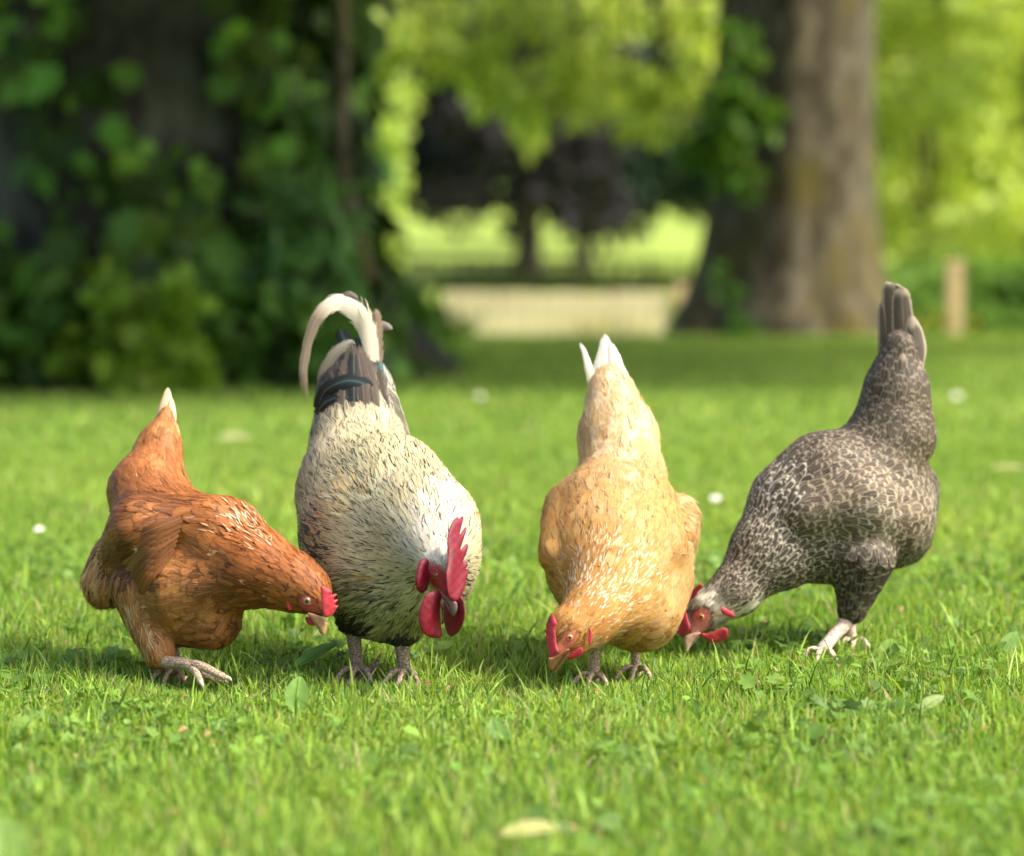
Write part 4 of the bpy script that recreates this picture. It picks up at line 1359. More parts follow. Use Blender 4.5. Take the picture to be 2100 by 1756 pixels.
def leaf_fans(P, D, N, S, shape, fold=.15):
    """leaves as flat fans: base P, direction D, normal N, size S"""
    n, m = len(P), len(shape)
    D = unit(D); N = unit(N - D * (N * D).sum(1, keepdims=True)); B = np.cross(N, D)
    V = P[:, None] + S[:, None, None] * (D[:, None] * shape[None, :, :1] + B[:, None] * shape[None, :, 1:2]
                                        + N[:, None] * (fold * np.abs(shape[None, :, 1:2]) - fold * .8 * (shape[None, :, :1] ** 2)))
    c = P + D * S[:, None] * .5
    V = np.concatenate([V, c[:, None]], 1)
    j = np.arange(m)
    f = np.stack([np.full(m, m), j, (j + 1) % m], 1)
    F = (np.arange(n)[:, None, None] * (m + 1) + f[None]).reshape(-1, 3)
    return V.reshape(-1, 3), F, m + 1


# clover and yarrow growing between the blades
r = np.random.default_rng(9)
nc = 3400
cy = np.sqrt(2.8 ** 2 + r.random(nc) * (6.4 ** 2 - 2.8 ** 2)); cx = (r.random(nc) * 2 - 1) * .21 * cy
pk = patch(cx, cy, 5, 6.0) + r.normal(0, .3, nc) > .15
for fx_, fy_ in FEET:
    pk &= (cx - fx_) ** 2 + (cy - fy_ + .03) ** 2 > .11 ** 2
cx, cy = cx[pk], cy[pk]
nc = len(cx)
VV, FF, CC, off = [], [], [], 0
for k in range(3):
    az = r.uniform(0, 6.28, nc) if k == 0 else az + 2.1
    D = np.stack([np.cos(az), np.sin(az), r.uniform(-.1, .7, nc)], 1)
    Nn = np.stack([r.normal(0, .25, nc), r.normal(0, .25, nc), np.ones(nc)], 1)
    S = r.uniform(.010, .026, nc)
    P = np.stack([cx, cy, r.uniform(.008, .030, nc)], 1)
    V, F, m = leaf_fans(P, D, Nn, S, leaf_shape(k == 1), .2)
    col = np.array([.17, .33, .05]) * r.uniform(.6, 1.3, (nc, 1)) + np.array([.03, .02, .0]) * r.random((nc, 1))
    VV.append(V); FF.append(F + off); CC.append(np.repeat(col, m, 0)); off += len(V)
nk = 95
ky = np.sqrt(2.9 ** 2 + r.random(nk) * (6.2 ** 2 - 2.9 ** 2)); kx = (r.random(nk) * 2 - 1) * .20 * ky
for q_ in range(nk):
    if min((kx[q_] - fx_) ** 2 + (ky[q_] - fy_ + .04) ** 2 for fx_, fy_ in FEET) < .17 ** 2: continue
    k = r.integers(14, 44); sp = r.uniform(.03, .085)
    x = kx[q_] + r.normal(0, sp, k); y = ky[q_] + r.normal(0, sp, k)
    az = r.uniform(0, 6.28, k)
    D = np.stack([np.cos(az), np.sin(az), r.uniform(.0, .9, k)], 1)
    Nn = np.stack([r.normal(0, .35, k), r.normal(-.2, .35, k), np.ones(k)], 1)
    V, F, m = leaf_fans(np.stack([x, y, r.uniform(.006, .028, k)], 1), D, Nn, r.uniform(.012, .032, k), leaf_shape(True), .25)
    col = (np.array([.105, .205, .035]) if r.random() < .6 else np.array([.17, .29, .05])) * r.uniform(.6, 1.3, (k, 1))
    VV.append(V); FF.append(F + off); CC.append(np.repeat(col, m, 0)); off += len(V)
M_WEED = mat_leafy('clover_leaf', .35, .3, .5)
cl = mk_mesh('clover', np.vstack(VV), np.vstack(FF), M_WEED, cols={'lcol': np.vstack(CC)})
nl = 420
ly = np.sqrt(2.8 ** 2 + r.random(nl) * (6.5 ** 2 - 2.8 ** 2)); lx = (r.random(nl) * 2 - 1) * .20 * ly
V, F, m = leaf_fans(np.stack([lx, ly, r.uniform(.008, .034, nl)], 1), np.stack([r.normal(size=nl), r.normal(size=nl), r.normal(0, .4, nl)], 1),
                    np.stack([r.normal(0, .5, nl), r.normal(-.4, .4, nl), np.ones(nl)], 1), r.uniform(.006, .017, nl), leaf_shape() * [1, .8], .5)
lit = np.array([.50, .27, .11]) * r.uniform(.4, 1.2, (nl, 1)) + np.array([.12, .14, .08]) * r.random((nl, 1))
tag(mk_mesh('leaf_litter', V, F, M_WEED, cols={'lcol': np.repeat(lit, m, 0)}), 'tiny tan and orange bits of dead leaf lying in the grass', 'leaf litter', kind='stuff')
tag(cl, 'small clover and yarrow leaves scattered through the grass', 'clover', kind='stuff')


# ------------------------------------------------------------------ single leaves and flowers on the lawn
def on_ground(px, py, up=0.0):
    Y = FPX * CAM_H / (py - HOR)
    for _ in range(4):
        p = W(px, py, Y)
        d = (p - CAMV) / p[1]
        Y = (up - CAM_H) / d[2]
    return W(px, py, Y)


def broad_leaf(name, label, cat, px, py, length, width, dirv, nrm, col, z=.03, curl=.12, group=None, mat=None):
    p = on_ground(px, py, z)
    nu, nv = 5, 12
    d = unit(np.array(dirv, float)); n = np.array(nrm, float); n = unit(n - d * (n @ d)); b_ = np.cross(n, d)
    u = np.linspace(-1, 1, nu); v = np.linspace(0, 1, nv)
    wv = np.sin(np.pi * np.clip(v * .92 + .06, 0, 1)) ** .7
    G = p + d * length * (v[:, None, None] - .5) + b_ * (width * .5 * wv[:, None] * u[None])[..., None] \
        + n * (curl * length * (.5 * u[None] ** 2 * wv[:, None] - (v[:, None] - .4) ** 2 + .08 * np.sin(v[:, None] * 19) * np.abs(u[None])))[..., None]
    i = np.arange(nv - 1)[:, None] * nu; j = np.arange(nu - 1)[None]
    F = np.stack([i + j, i + j + 1, i + j + nu + 1, i + j + nu], -1).reshape(-1, 4)
    Vt = G.reshape(-1, 3)
    rt = empty(name, (p[0], p[1], 0)); tag(rt, label, cat, group)
    base = np.array([p[0], p[1], 0.0])
    cc = np.tile(np.array(col), (len(Vt), 1)) * np.random.default_rng(int(px)).uniform(.85, 1.1, (len(Vt), 1))
    mk_mesh('leaf_blade', Vt, F, mat or M_WEED, rt, base, {'lcol': cc})
    rib = [p + d * length * (t - .5) + n * (curl * length * (-(t - .4) ** 2) + .0012) for t in np.linspace(-.25, .95, 9)]
    rib[0] = rib[0] * [1, 1, 0] + np.array([0, 0, .0]) if z > .01 else rib[0]
    Vr, q, t = tube(rib, np.linspace(.0016, .0005, 9), 6)
    mk_mesh('midrib', Vr, [q, t], mat or M_WEED, rt, base, {'lcol': np.tile(np.array(col) * 1.25, (len(Vr), 1))})
    return rt


lg = (.17, .36, .07)
broad_leaf('plantain_leaf', 'upright pale green oval leaf between the brown hen and the rooster feet', 'leaf', 610, 1424, .052, .034, (.1, .25, .9), (-.1, -1, .35), (.26, .46, .10), .042)
broad_leaf('dock_leaf', 'dark green pointed leaf in shade under the brown hen head', 'leaf', 648, 1342, .075, .022, (.85, .3, .45), (-.2, -.7, .7), (.05, .13, .025), .055)
broad_leaf('plantain_leaf', 'bluish green leaf standing in the lawn below the buff hen breast', 'leaf', 1022, 1502, .045, .026, (-.3, .3, .8), (.2, -1, .4), (.17, .31, .06), .035)
broad_leaf('fallen_leaf', 'yellowish fallen leaf lying at the front edge of the lawn', 'leaf', 1086, 1702, .062, .026, (.95, .1, .12), (0, -.45, .9), (.52, .52, .20), .045)
broad_leaf('fallen_leaf', 'pale green curled leaf on the lawn below the grey hen', 'leaf', 1908, 1442, .045, .020, (.8, .2, .42), (-.2, -.7, .7), (.36, .46, .17), .035)
broad_leaf('plantain_leaf', 'large round pale leaf behind the grey hen feet', 'leaf', 1822, 1335, .042, .032, (.3, .2, .8), (-.1, -1, .4), (.26, .42, .08), .03)
broad_leaf('plantain_leaf', 'broad pale leaf at the right edge of the lawn', 'leaf', 2072, 1320, .05, .03, (.4, .3, .6), (-.3, -.9, .5), (.22, .38, .09), .03)
broad_leaf('plantain_leaf', 'broad green leaf cut by the left edge at the very front', 'leaf', 18, 1728, .06, .045, (-.2, .4, .7), (.2, -1, .5), (.20, .33, .07), .04)

M_PETAL = mat_leafy('daisy_petal', .2, .2, .6, (1, 1, 1))


def daisy(px, py, rad, z, label, tilt=(0, -.5, .85)):
    p = on_ground(px, py, z)
    rt = empty('daisy', (p[0], p[1], 0)); tag(rt, label, 'flower', 'white daisies in the lawn')
    base = np.array([p[0], p[1], 0.0])
    n = unit(np.array(tilt)); a = unit(np.cross(n, [1, .2, 0])); b_ = np.cross(n, a)
    k = 16
    an = np.linspace(0, 2 * math.pi, k, endpoint=False)
    D = np.array([math.cos(t) * a + math.sin(t) * b_ + .15 * n for t in an])
    V, F, m = leaf_fans(np.tile(p, (k, 1)), D, np.tile(n, (k, 1)), np.full(k, rad), leaf_shape() * [1, .6], .1)
    mk_mesh('petals', V, F, M_PETAL, rt, base, {'lcol': np.tile([.85, .85, .82], (len(V), 1))})
    V, q, t = tube([p, p + n * rad * .12, p + n * rad * .2], [rad * .32, rad * .3, rad * .1], 10, 5)
    mk_mesh('flower_centre', V, [q, t], M_PETAL, rt, base, {'lcol': np.tile([.75, .5, .04], (len(V), 1))})
    V, q, t = tube([p * [1, 1, 0], p - n * .002], [.0012, .001], 6, 5)
    mk_mesh('stem', V, [q, t], M_WEED, rt, base, {'lcol': np.tile([.1, .22, .03], (len(V), 1))})


daisy(1468, 1022, .014, .05, 'brightest white daisy in the lawn between the buff hen and the grey hen')
daisy(1392, 1040, .010, .045, 'small dull daisy in the lawn just right of the buff hen back')
daisy(80, 1085, .011, .045, 'white daisy in the lawn left of the brown hen')
daisy(1962, 812, .020, .05, 'faint far daisy in the lawn right of the grey hen tail')
broad_leaf('fallen_leaf', 'pale fallen leaf on the lawn between the brown hen tail and the rooster', 'leaf', 480, 897, .10, .045, (1, .1, .05), (0, -.4, .9), (.40, .42, .20), .06)
broad_leaf('fallen_leaf', 'pale thin fallen leaf at the right edge behind the grey hen', 'leaf', 2070, 960, .10, .02, (1, .1, .02), (0, -.4, .9), (.42, .42, .18), .06)
daisy(985, 812, .016, .05, 'faint far daisy in the shaded lawn right of the rooster tail')


# ================================================================== trees and background
M_LEAF = mat_leafy('tree_leaf', .50, .25, .5, (1.15, 1.1, .55))
M_DARKLEAF = mat_leafy('dark_tree_leaf', .08, .12, .7, (1, 1, 1))
M_IVY = mat_leafy('ivy_leaf', .25, .2, .5, (1.1, 1.1, .5))


def mat_bark(name, c1, c2, c3):
    t = NT(name)
    co = t.coord()
    mp = t.n('ShaderNodeMapping'); mp.inputs['Scale'].default_value = (1, 1, .5); t.put(mp.inputs[0], co)
    n = t.noise(mp.outputs[0], 9.0, 5.0, .6)
    n2 = t.noise(mp.outputs[0], 3.0, 4.0)
    c = t.mix(t.ss(n, .38, .64), c1, c2)
    c = t.mix(t.ss(n2, .48, .66), c, c3)
    return t.done(t.principled(c, .85, .15, t.bump(n, .8, .03)))


M_BARK_DARK = mat_bark('dark_bark', (.014, .014, .009), (.036, .036, .024), (.085, .088, .066))
M_BARK = mat_bark('lime_bark', (.048, .038, .022), (.138, .12, .082), (.10, .082, .025))
M_BARK_FAR = mat_bark('far_bark', (.03, .025, .02), (.06, .05, .04), (.045, .04, .03))


def trunk_mesh(name, cx, cy, z0, z1, r_of, mat, parent, base, seed, lean=(0, 0), rows=26, n=40, ridge=.09):
    rg = np.random.default_rng(seed)
    ph = rg.uniform(0, 6.28, 6)
    z = np.linspace(z0, z1, rows)
    a = np.linspace(0, 2 * math.pi, n, endpoint=False)
    V = []
    for zz in z:
        k = (zz - z0) / (z1 - z0)
        rr = r_of(zz) * (1 + ridge * (np.sin(3 * a + ph[0] + zz * .3) + .6 * np.sin(7 * a + ph[1] - zz * .5) + .35 * np.sin(13 * a + ph[2])) * (1 + 1.2 * max(0, 1 - (zz - z0) / .6)))
        V.append(np.stack([cx + lean[0] * k + rr * np.cos(a), cy + lean[1] * k + rr * np.sin(a), np.full(n, zz)], 1))
    V = np.concatenate(V)
    i = np.arange(rows - 1)[:, None] * n; j = np.arange(n)[None]
    q = np.stack([i + j, i + (j + 1) % n, i + n + (j + 1) % n, i + n + j], -1).reshape(-1, 4)
    return mk_mesh(name, V, q, mat, parent, base)


def leaf_cloud(name, P, S, cols, mat, parent, base, seed, up=.5, shape=None, droop=.3, facing=None):
    rg = np.random.default_rng(seed)
    n = len(P)
    D = rg.normal(size=(n, 3)); D[:, 2] -= droop
    N = rg.normal(size=(n, 3)) * .7; N[:, 2] += up
    if facing is not None: N += np.array(facing)
    V, F, m = leaf_fans(P, D, N, S, leaf_shape() if shape is None else shape, .12)
    return mk_mesh(name, V, F, mat, parent, base, {'lcol': np.repeat(cols, m, 0)}, smooth=False)


def clumps(rg, centres, radii, per):
    """leaf points gathered in clumps: dense shell, thinner heart"""
    out = []
    for c, rd, k in zip(centres, radii, per):
        d = unit(rg.normal(size=(k, 3))) * (rg.random((k, 1)) ** .45) * np.array(rd)
        out.append(np.array(c) + d)
    return np.vstack(out)


def shades(rg, n, c, spread=.35, yellow=.25):
    k = rg.uniform(1 - spread, 1 + spread, (n, 1))
    y = rg.random((n, 1)) * yellow
    return np.clip(np.array(c) * k + np.array([.10, .06, 0]) * y, .003, .8)


# ---- ivy-clad old tree at the left
def ivy_tree():
    rg = np.random.default_rng(101)
    cx, cy = -1.75, 14.1
    base = np.array([cx, cy, 0.0])
    rt = empty('ivy_tree', base)
    tag(rt, 'huge old ivy covered tree standing in deep shade at the left', 'tree')
    rad = lambda z: .86 + .42 * math.exp(-max(z, 0) / .35)
    trunk_mesh('trunk', cx, cy, -.1, 6.5, rad, M_BARK_DARK, rt, base, 3, rows=40)
    # a bare woody stem climbing the right flank
    pts = [W(752, 575, 13.6), W(735, 500, 13.55), W(712, 400, 13.5), W(700, 300, 13.5), W(705, 150, 13.5), W(700, -60, 13.5)]
    V, q, t = tube(pts, [.05, .045, .04, .04, .035, .03], 10, 30)
    mk_mesh('ivy_stem', V, [q, t], M_BARK, rt, base)
    # ivy: leaves lying on the bark, thick at the right and round the foot, thin where bark shows
    n = 5200
    a = rg.uniform(-math.pi, 0.35, n); z = rg.uniform(0, 3.0, n)
    x = np.cos(a)
    pat = lownoise(np.stack([a * 1.0, z, z * 0], 1), 4.5, 8)
    dens = -.03 + .46 * np.clip(x * .9 + .35, 0, 1) + .40 * np.clip(1 - z / .9, 0, 1) + .62 * pat
    k = rg.random(n) < dens
    a, z = a[k], z[k]
    rr = np.array([rad(v) for v in z]) + rg.uniform(.03, .22, len(z))
    P = np.stack([cx + rr * np.cos(a), cy + rr * np.sin(a), z], 1)
    N = np.stack([np.cos(a), np.sin(a), np.full(len(a), .5)], 1)
    D = np.stack([rg.normal(0, .5, len(a)), rg.normal(0, .3, len(a)), -np.ones(len(a))], 1)
    V, F, m = leaf_fans(P, D, N + rg.normal(0, .35, N.shape), rg.uniform(.06, .25, len(a)), leaf_shape(True), .12)
    mk_mesh('ivy', V, F, M_IVY, rt, base, {'lcol': np.repeat(shades(rg, len(a), (.062, .145, .020), .5, .3) * rg.choice([.4, .8, 1.9], (len(a), 1), p=[.4, .35, .25]), m, 0)}, smooth=False)
    # crown above the picture: limbs and leaf clumps that keep the foot of the tree in shade
    limbs = []
    cen, rd, per = [], [], []
    for k in range(44):
        t = rg.uniform(0, 6.28); q_ = rg.uniform(.8, 4.8)
        c = np.array([cx + .9 + q_ * math.cos(t), cy - .6 + q_ * math.sin(t) * .85, rg.uniform(2.9, 5.6)])
        cen.append(c); rd.append((1.1, 1.1, .7)); per.append(260)
        if k % 3 == 0:
            limbs.append(tube([np.array([cx, cy, 2.6 + .1 * k / 3]), np.array([cx, cy, 3.2]) * .5 + c * .5 + [0, 0, .4], c], [.22, .12, .04], 8, 8))
    V, F = join_parts(limbs)
    mk_mesh('limbs', V, F, M_BARK_DARK, rt, base)
    P = clumps(rg, cen, rd, per)
    leaf_cloud('crown', P, rg.uniform(.2, .36, len(P)), shades(rg, len(P), (.05, .12, .02)), M_LEAF, rt, base, 5)
    return rt


ivy_tree()


def shrub(name, label, cat, px, Y, w, h, dp, per, size, col, seed, z=None, mat=None, group=None, shape=None, up=.5, facing=(0, -.6, .2), stems=5):
    rg = np.random.default_rng(seed)
    zz = float(gz(Y)) if z is None else z
    x = (px - 1050) / FPX * Y
    base = np.array([x, Y, zz])
    rt = empty(name, base); tag(rt, label, cat, group)
    k = 14
    cen = [base + np.array([rg.uniform(-.42, .42) * w, rg.uniform(-.4, .4) * dp, rg.uniform(.12, .8) * h]) for _ in range(k)]
    rd = [(w * .22, dp * .25, h * .22)] * k
    P = clumps(rg, cen, rd, [per // k] * k)
    P[:, 2] = np.maximum(P[:, 2], zz + .02)
    leaf_cloud('foliage', P, rg.uniform(.7, 1.3, len(P)) * size, shades(rg, len(P), col, .45, .35), mat or M_LEAF, rt, base, seed + 1, shape=shape, up=up, facing=facing)
    parts = [tube([base + [rg.uniform(-.1, .1) * w, 0, -.05], (base + c) / 2 + [rg.normal(0, .03), 0, .05], c], [.02, .014, .006], 6, 6) for c in cen[:stems]]
    V, F = join_parts(parts)
    mk_mesh('stems', V, F, M_BARK_DARK, rt, base)
    return rt


G = 'undergrowth round the ivy covered tree'
shrub('bramble_bush', 'dark leafy bush at the far left foot of the ivy tree', 'bush', 30, 12.7, .75, .70, .5, 420, .13, (.06, .16, .024), 201, group=G, shape=leaf_shape(True))
shrub('bramble_bush', 'brightest yellow green bush low in front of the ivy tree', 'bush', 270, 12.5, .60, .62, .5, 520, .10, (.16, .29, .028), 202, group=G, shape=leaf_shape(True))
shrub('bramble_bush', 'dull green bush at the right foot of the ivy tree, behind the rooster tail', 'bush', 560, 12.9, .85, .55, .5, 520, .11, (.07, .185, .028), 203, group=G)
shrub('bramble_bush', 'low green bush spreading right from the ivy tree behind the rooster', 'bush', 760, 15.2, 1.1, .50, .7, 700, .10, (.09, .215, .03), 204, group=G)
shrub('fern', 'tall fern with arching bluish fronds on the right side of the ivy tree', 'fern', 600, 13.1, .45, 1.15, .3, 620, .14, (.095, .215, .065), 205, group=G, shape=leaf_shape() * [1.3, .5])
shrub('sapling', 'pale yellow green sapling behind the ivy tree trunk on its right', 'bush', 770, 24.0, .5, 2.3, .6, 520, .12, (.36, .50, .10), 206, stems=4)
shrub('sapling', 'thin weed stalk standing in front of the sunny field beside the undergrowth', 'weed', 895, 18.0, .10, .42, .1, 60, .06, (.06, .12, .03), 207, stems=2)
top = shrub('hanging_twig', 'green leafy twig hanging in at the top left corner', 'twig', 60, 12.2, .35, .30, .25, 60, .12, (.09, .22, .03), 208, z=1.56, stems=4)


# ---- old lime tree at the right
def lime_tree():
    rg = np.random.default_rng(303)
    cx, cy = 1.93, 20.3
    base = np.array([cx, cy, 0.0])
    rt = empty('lime_tree', base)
    tag(rt, 'broad trunked lime tree with mossy pale bark at the right', 'tree')
    rad = lambda z: .56 + .30 * math.exp(-max(z, 0) / .42) - .01 * z
    trunk_mesh('trunk', cx, cy, -.1, 7.0, rad, M_BARK, rt, base, 14, lean=(.12, 0), rows=44, n=64, ridge=.035)
    # buttress root at the left foot
    V, q, t = tube([W(1570, 540, 20.25), W(1490, 625, 20.1), W(1430, 680, 20.0), W(1375, 712, 19.9)], [.2, .17, .10, .03], 12, 14)
    mk_mesh('root', V, [q, t], M_BARK, rt, base)
    # the limb that carries the hanging sunlit leaves
    limbs = [tube([W(1600, -300, 20.3), W(1400, -180, 20.9), W(1150, -60, 21.4), W(900, 20, 21.8), W(760, 60, 22)], [.14, .09, .06, .035, .015], 10, 20)]
    cen, rd, per = [], [], []
    for x, y, w, h, k in ((800, 60, 70, 60, 90), (900, 100, 90, 70, 130), (1000, 120, 80, 75, 130), (1080, 200, 60, 70, 110), (1085, 275, 30, 35, 34),
                          (1180, 130, 80, 70, 120), (1270, 170, 70, 70, 120), (1350, 200, 70, 70, 120), (1370, 262, 45, 32, 44), (1420, 110, 60, 90, 130),
                          (860, 20, 120, 60, 120), (1060, 20, 140, 60, 150), (1260, 30, 140, 70, 150), (1420, 20, 80, 60, 90), (1000, 195, 40, 35, 36), (780, 140, 40, 45, 44),
                          (1200, 225, 50, 35, 44), (1290, 250, 35, 30, 26)):
        Y = rg.uniform(20.6, 21.9)
        c = W(x, y, Y); s = Y / FPX
        cen.append(c); rd.append((w * s, .35, h * s)); per.append(k)
        limbs.append(tube([W(x + rg.uniform(-40, 40), -80, 21.2), W(x + rg.uniform(-15, 15), (y - 80) * .5, Y), c], [.02, .012, .004], 6, 8))
    P = clumps(rg, cen, rd, per)
    leaf_cloud('sunlit_leaves', P, rg.uniform(.09, .17, len(P)), shades(rg, len(P), (.50, .62, .15), .45, .2), M_LEAF, rt, base, 41, up=.7, droop=.6)  # sunlight put into the colour, far paler than the tree's other leaves
    # darker shoots against the trunk
    cen, rd, per = [], [], []
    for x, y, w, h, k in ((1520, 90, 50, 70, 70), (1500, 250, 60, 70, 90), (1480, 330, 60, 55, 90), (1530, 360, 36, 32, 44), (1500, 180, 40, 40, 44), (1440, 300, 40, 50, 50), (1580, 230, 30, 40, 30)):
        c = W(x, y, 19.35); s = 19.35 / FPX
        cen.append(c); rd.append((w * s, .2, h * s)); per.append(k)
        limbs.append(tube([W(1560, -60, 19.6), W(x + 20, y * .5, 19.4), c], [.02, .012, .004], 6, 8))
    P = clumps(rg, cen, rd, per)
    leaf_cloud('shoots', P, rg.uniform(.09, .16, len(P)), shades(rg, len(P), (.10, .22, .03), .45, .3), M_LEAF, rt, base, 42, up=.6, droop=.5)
    # small leaves sprouting at the foot
    cen = [W(1500, 620, 19.3), W(1470, 570, 19.3), W(1520, 670, 19.2), W(1740, 690, 19.5)]
    P = clumps(rg, cen, [(.10, .08, .16), (.06, .06, .12), (.14, .08, .06), (.14, .08, .05)], [40, 24, 40, 40])
    leaf_cloud('basal_leaves', P, rg.uniform(.05, .09, len(P)), shades(rg, len(P), (.07, .19, .03)), M_LEAF, rt, base, 43)
    # crown, unseen above the picture, placed forward of the trunk to shade the lawn
    cen, rd, per = [], [], []
    for k in range(34):
        t = rg.uniform(0, 6.28); q_ = math.sqrt(rg.random())
        c = np.array([2.6 + 4.8 * q_ * math.cos(t), 15.0 + 2.9 * q_ * math.sin(t), rg.uniform(3.6, 6.6)])
        cen.append(c); rd.append((1.0, 1.0, .6)); per.append(190)
        if k % 3 == 0:
            limbs.append(tube([np.array([cx, cy, 3.2]), np.array([cx, cy, 5.5]) * .5 + c * .5, c], [.2, .12, .04], 8, 8))
    P = clumps(rg, cen, rd, per)
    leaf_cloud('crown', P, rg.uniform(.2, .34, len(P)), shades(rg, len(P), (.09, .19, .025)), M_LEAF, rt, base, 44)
    V, F = join_parts(limbs)
    mk_mesh('limbs', V, F, M_BARK_DARK, rt, base)


lime_tree()


# ---- trees farther off
def far_tree(name, label, px, Y, w, ztop, zlow, col, size, per, seed, trunk_r=.22, group='trees beyond the lawn', dp=3.0, yellow=.03, nc=26, spread=.45, off=0.0):
    rg = np.random.default_rng(seed)
    zz = float(gz(Y)); x = (px - 1050) / FPX * Y
    base = np.array([x, Y, zz])
    rt = empty(name, base); tag(rt, label, 'tree', group)
    rad = lambda z: trunk_r * (1 + .8 * math.exp(-max(z - zz, 0) / .3)) * (1 + .9 * max(0, (z - zz - zlow * .6)) / max(ztop, .1))
    trunk_mesh('trunk', x, Y, zz - .2, zz + ztop * .7, rad, M_BARK_FAR, rt, base, seed, rows=24, n=20)
    cen, rd, pr_ = [], [], []
    limbs = []
    for k in range(nc):
        u = rg.random(); t = rg.uniform(0, 6.28)
        z = zlow + (ztop - zlow) * u
        q_ = w * .5 * (1 - .45 * u) * math.sqrt(rg.random())
        zlo = z + .0
        c = np.array([x + off + q_ * math.cos(t), Y + q_ * math.sin(t) * dp / w * 1.4, zz + zlo])
        cen.append(c); rd.append((w * .17, dp * .2, (ztop - zlow) * .12)); pr_.append(per // nc)
        if k % 4 == 0:
            limbs.append(tube([np.array([x, Y, zz + zlow * .9]), np.array([x, Y, zz + zlow]) * .5 + c * .5 + [0, 0, .2], c], [trunk_r * .5, trunk_r * .3, .03], 8, 8))
    P = clumps(rg, cen, rd, pr_)
    leaf_cloud('crown', P, rg.uniform(.7, 1.3, len(P)) * size, shades(rg, len(P), col, spread, yellow), M_DARKLEAF if max(col) < .06 else M_LEAF, rt, base, seed + 1)
    V, F = join_parts(limbs)
    mk_mesh('limbs', V, F, M_BARK_FAR, rt, base)
    return rt


far_tree('copper_beech', 'dark copper leaved tree with a slim trunk in the middle of the sunny field', 1085, 40, 3.2, 5.2, .85, (.032, .030, .032), .22, 4200, 401, .14, nc=44)  # these dark trees: crown shade and slight haze mixed into the leaf colours
far_tree('dark_tree', 'dark green tree with a thin trunk just right of the copper leaved tree', 1192, 43, 2.8, 5.4, .85, (.022, .042, .028), .22, 4000, 402, .10, nc=44)
far_tree('dark_tree', 'dark tree over the sunny field, beside the sapling and left of the copper leaved tree', 815, 46, 3.4, 5.6, 1.1, (.026, .036, .030), .24, 4200, 403, .10, off=.9, nc=44)
far_tree('dark_tree', 'deep green tree partly hidden by the left edge of the lime trunk', 1455, 46, 3.6, 5.6, .8, (.022, .055, .030), .24, 4600, 404, .10, off=-.7, nc=48)
far_tree('dark_tree', 'dim tree in the second row behind the two slim trunks', 1196, 54, 4.0, 7.0, 1.5, (.026, .042, .034), .28, 4200, 405, .10, off=.7, nc=40)
far_tree('dark_tree', 'dim purple brown tree in the second row behind the copper leaved tree', 1082, 56, 4.2, 7.2, 1.6, (.036, .034, .037), .28, 4200, 406, .12, off=-.8, nc=40)
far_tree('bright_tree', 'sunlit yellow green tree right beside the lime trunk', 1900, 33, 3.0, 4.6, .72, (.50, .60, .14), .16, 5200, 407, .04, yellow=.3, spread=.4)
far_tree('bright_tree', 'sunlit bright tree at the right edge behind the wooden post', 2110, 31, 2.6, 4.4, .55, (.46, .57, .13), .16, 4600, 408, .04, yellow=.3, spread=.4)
far_tree('bright_tree', 'mid green tree farther back between the two sunlit trees at the right', 2010, 40, 4.0, 5.6, .6, (.32, .44, .10), .2, 4600, 409, .04, yellow=.3)
far_tree('bright_tree', 'pale green tree behind the sapling at the left of the field', 700, 36, 2.4, 4.6, .5, (.40, .55, .13), .16, 2600, 410, .12, yellow=.5)


# hedge under the right-hand trees
shrub('hedge', 'green hedge behind the lone wooden post at the right', 'hedge', 1985, 28.5, 2.4, .95, .8, 3400, .10, (.17, .32, .06), 220, up=.8, stems=6)
shrub('hedge', 'low dark hedge line along the foot of the sunny field', 'hedge', 1130, 36.5, 4.6, .22, .5, 1500, .12, (.03, .065, .022), 221, up=.8, stems=6, facing=(0, -.2, .2))


# far wood closing the view
rg = np.random.default_rng(500)
n = 16000
fx = rg.uniform(-34, 34, n); fy = rg.uniform(96, 112, n)
top_ = 13 + 3 * np.sin(fx * .35) + 2 * np.sin(fx * .9 + 1)
fz = gz(fy) + rg.random(n) ** .8 * top_
P = np.stack([fx, fy, fz], 1)
wood = leaf_cloud('far_wood', P, rg.uniform(.6, 1.1, n), shades(rg, n, (.030, .060, .025), .5, .2), M_LEAF, None, None, 501)
tag(wood, 'far dark wood closing the view beyond the field', 'wood', kind='stuff')


# ------------------------------------------------------------------ fences and posts
def mat_wood(name, c1, c2):
    t = NT(name)
    co = t.coord()
    mp = t.n('ShaderNodeMapping'); mp.inputs['Scale'].default_value = (14, 14, 1.2); t.put(mp.inputs[0], co)
    n = t.noise(mp.outputs[0], 3.0, 4.0)
    return t.done(t.principled(t.mix(t.ss(n, .35, .65), c1, c2), .8, .2, t.bump(n, .4, .004)))


M_PALE = mat_wood('pale_board', (.66, .55, .34), (.80, .70, .46))
M_POST = mat_wood('tan_post', (.56, .40, .21), (.68, .52, .30))


def bev_box(x0, x1, y0, y1, z0, z1, b=.006):
    V = []
    for z, s in ((z0, 0), (z1 - b, 0), (z1, b)):
        V += [(x0 + s, y0 + s, z), (x1 - s, y0 + s, z), (x1 - s, y1 - s, z), (x0 + s, y1 - s, z)]
    q = []
    for k in (0, 4):
        for j in range(4):
            q.append([k + j, k + (j + 1) % 4, k + 4 + (j + 1) % 4, k + 4 + j])
    q += [[3, 2, 1, 0], [8, 9, 10, 11]]
    return np.array(V, float), np.array(q), None


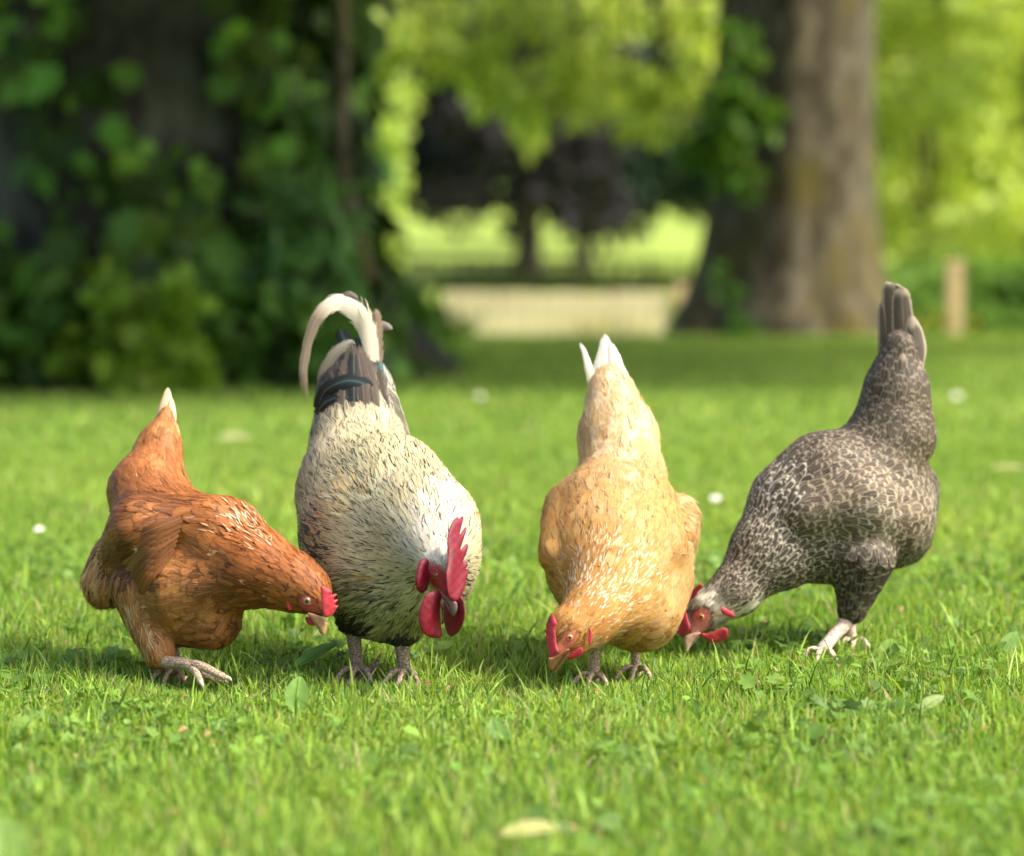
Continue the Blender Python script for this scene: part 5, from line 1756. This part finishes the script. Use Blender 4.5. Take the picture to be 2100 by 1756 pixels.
def board_fence():
    Y = 23.2
    zb = float(gz(Y))
    x0, x1 = (915 - 1050) / FPX * Y, (1378 - 1050) / FPX * Y
    base = np.array([(x0 + x1) / 2, Y, zb])
    rt = empty('board_fence', base)
    tag(rt, 'low fence of pale upright boards in sun between the two big trees', 'fence')
    rg = np.random.default_rng(7)
    parts, x = [], x0
    while x < x1 - .06:
        w = rg.uniform(.085, .115)
        parts.append(bev_box(x, x + w, Y + rg.uniform(-.004, .004), Y + .022, zb - .05, zb + .70 + rg.uniform(-.012, .012)))
        x += w + .014
    V, F = join_parts(parts)
    mk_mesh('boards', V, F, M_PALE, rt, base, smooth=False)
    for z in (.16, .56):
        V, q, _ = bev_box(x0, x1, Y + .026, Y + .07, zb + z, zb + z + .07)
        mk_mesh('rail', V, q, M_PALE, rt, base, smooth=False)
    xx = x1 + .02
    V, q, _ = bev_box(xx, xx + .11, Y - .04, Y + .07, zb - .1, zb + .76, .012)
    o = mk_mesh('post', V, q, M_POST, rt, base, smooth=False)


board_fence()


def wooden_post():
    Y = 20.1
    zb = 0.0
    p = W(1957, 690, Y)
    x = p[0]
    ztop = W(1957, 537, Y)[2]
    rt = empty('wooden_post', (x, Y, zb))
    tag(rt, 'square tan wooden post standing alone at the right edge of the lawn', 'post')
    V, q, _ = bev_box(x - .052, x + .052, Y - .052, Y + .052, -.1, ztop - .03, .012)
    mk_mesh('shaft', V, q, M_POST, rt, (x, Y, zb), smooth=False)
    V, q, _ = bev_box(x - .058, x + .058, Y - .058, Y + .058, ztop - .03, ztop, .014)
    mk_mesh('cap', V, q, M_POST, rt, (x, Y, zb), smooth=False)


wooden_post()


def wire_fence():
    Y = 33.0
    zb = float(gz(Y))
    rt = empty('wire_fence', (0, Y, zb)); tag(rt, 'thin dark wire fence with slim stakes at the foot of the field', 'fence')
    xs_ = np.arange(-1.4, 2.3, .42)
    for x in xs_:
        V, q, _ = bev_box(x - .018, x + .018, Y - .018, Y + .018, zb - .1, zb + .62, .006)
        mk_mesh('stake', V, q, M_BARK_FAR, rt, (0, Y, zb), smooth=False)
    for z in (.2, .4, .58):
        V, q, t = tube([(-1.5, Y - .02, zb + z), (.4, Y - .02, zb + z - .01), (2.3, Y - .02, zb + z)], [.004] * 3, 6, 8)
        mk_mesh('wire', V, [q, t], M_BARK_FAR, rt, (0, Y, zb))


wire_fence()


def yellow_flowers(px, py, label, k, seed):
    rg = np.random.default_rng(seed)
    c = on_ground(px, py, .0)
    rt = empty('buttercup_patch', c); tag(rt, label, 'flowers', kind='stuff')
    P = np.stack([c[0] + rg.normal(0, .16, k), c[1] + rg.normal(0, .12, k), gz(c[1]) + rg.uniform(.06, .16, k)], 1)
    leaf_cloud('petals', P, rg.uniform(.03, .05, k), np.tile([.78, .60, .03], (k, 1)) * rg.uniform(.8, 1.1, (k, 1)), M_PETAL, rt, c, seed, up=1.0)
    parts = [tube([p * [1, 1, 0] + [0, 0, float(gz(p[1]))], p], [.003, .002], 5, 4) for p in P[:40]]
    V, F = join_parts(parts)
    mk_mesh('stems', V, F, M_WEED, rt, c, {'lcol': np.tile([.12, .25, .03], (len(V), 1))})


shrub('tall_grass', 'yellow green tuft of tall grass in front of the right half of the pale fence', 'grass tuft', 1290, 22.0, .75, .34, .3, 420, .14, (.46, .52, .10), 231, up=.1, shape=leaf_shape() * [1.2, .25], facing=(0, -.5, 0))
shrub('tall_grass', 'green tuft of tall grass hiding the left end of the pale fence', 'grass tuft', 925, 21.6, .42, .50, .3, 380, .14, (.20, .32, .06), 232, up=.1, shape=leaf_shape() * [1.2, .3], facing=(0, -.5, 0))
yellow_flowers(1245, 694, 'yellow flowers at the lawn edge in front of the pale fence', 46, 61)
yellow_flowers(1935, 692, 'yellow flowers beside the foot of the lone wooden post', 20, 62)
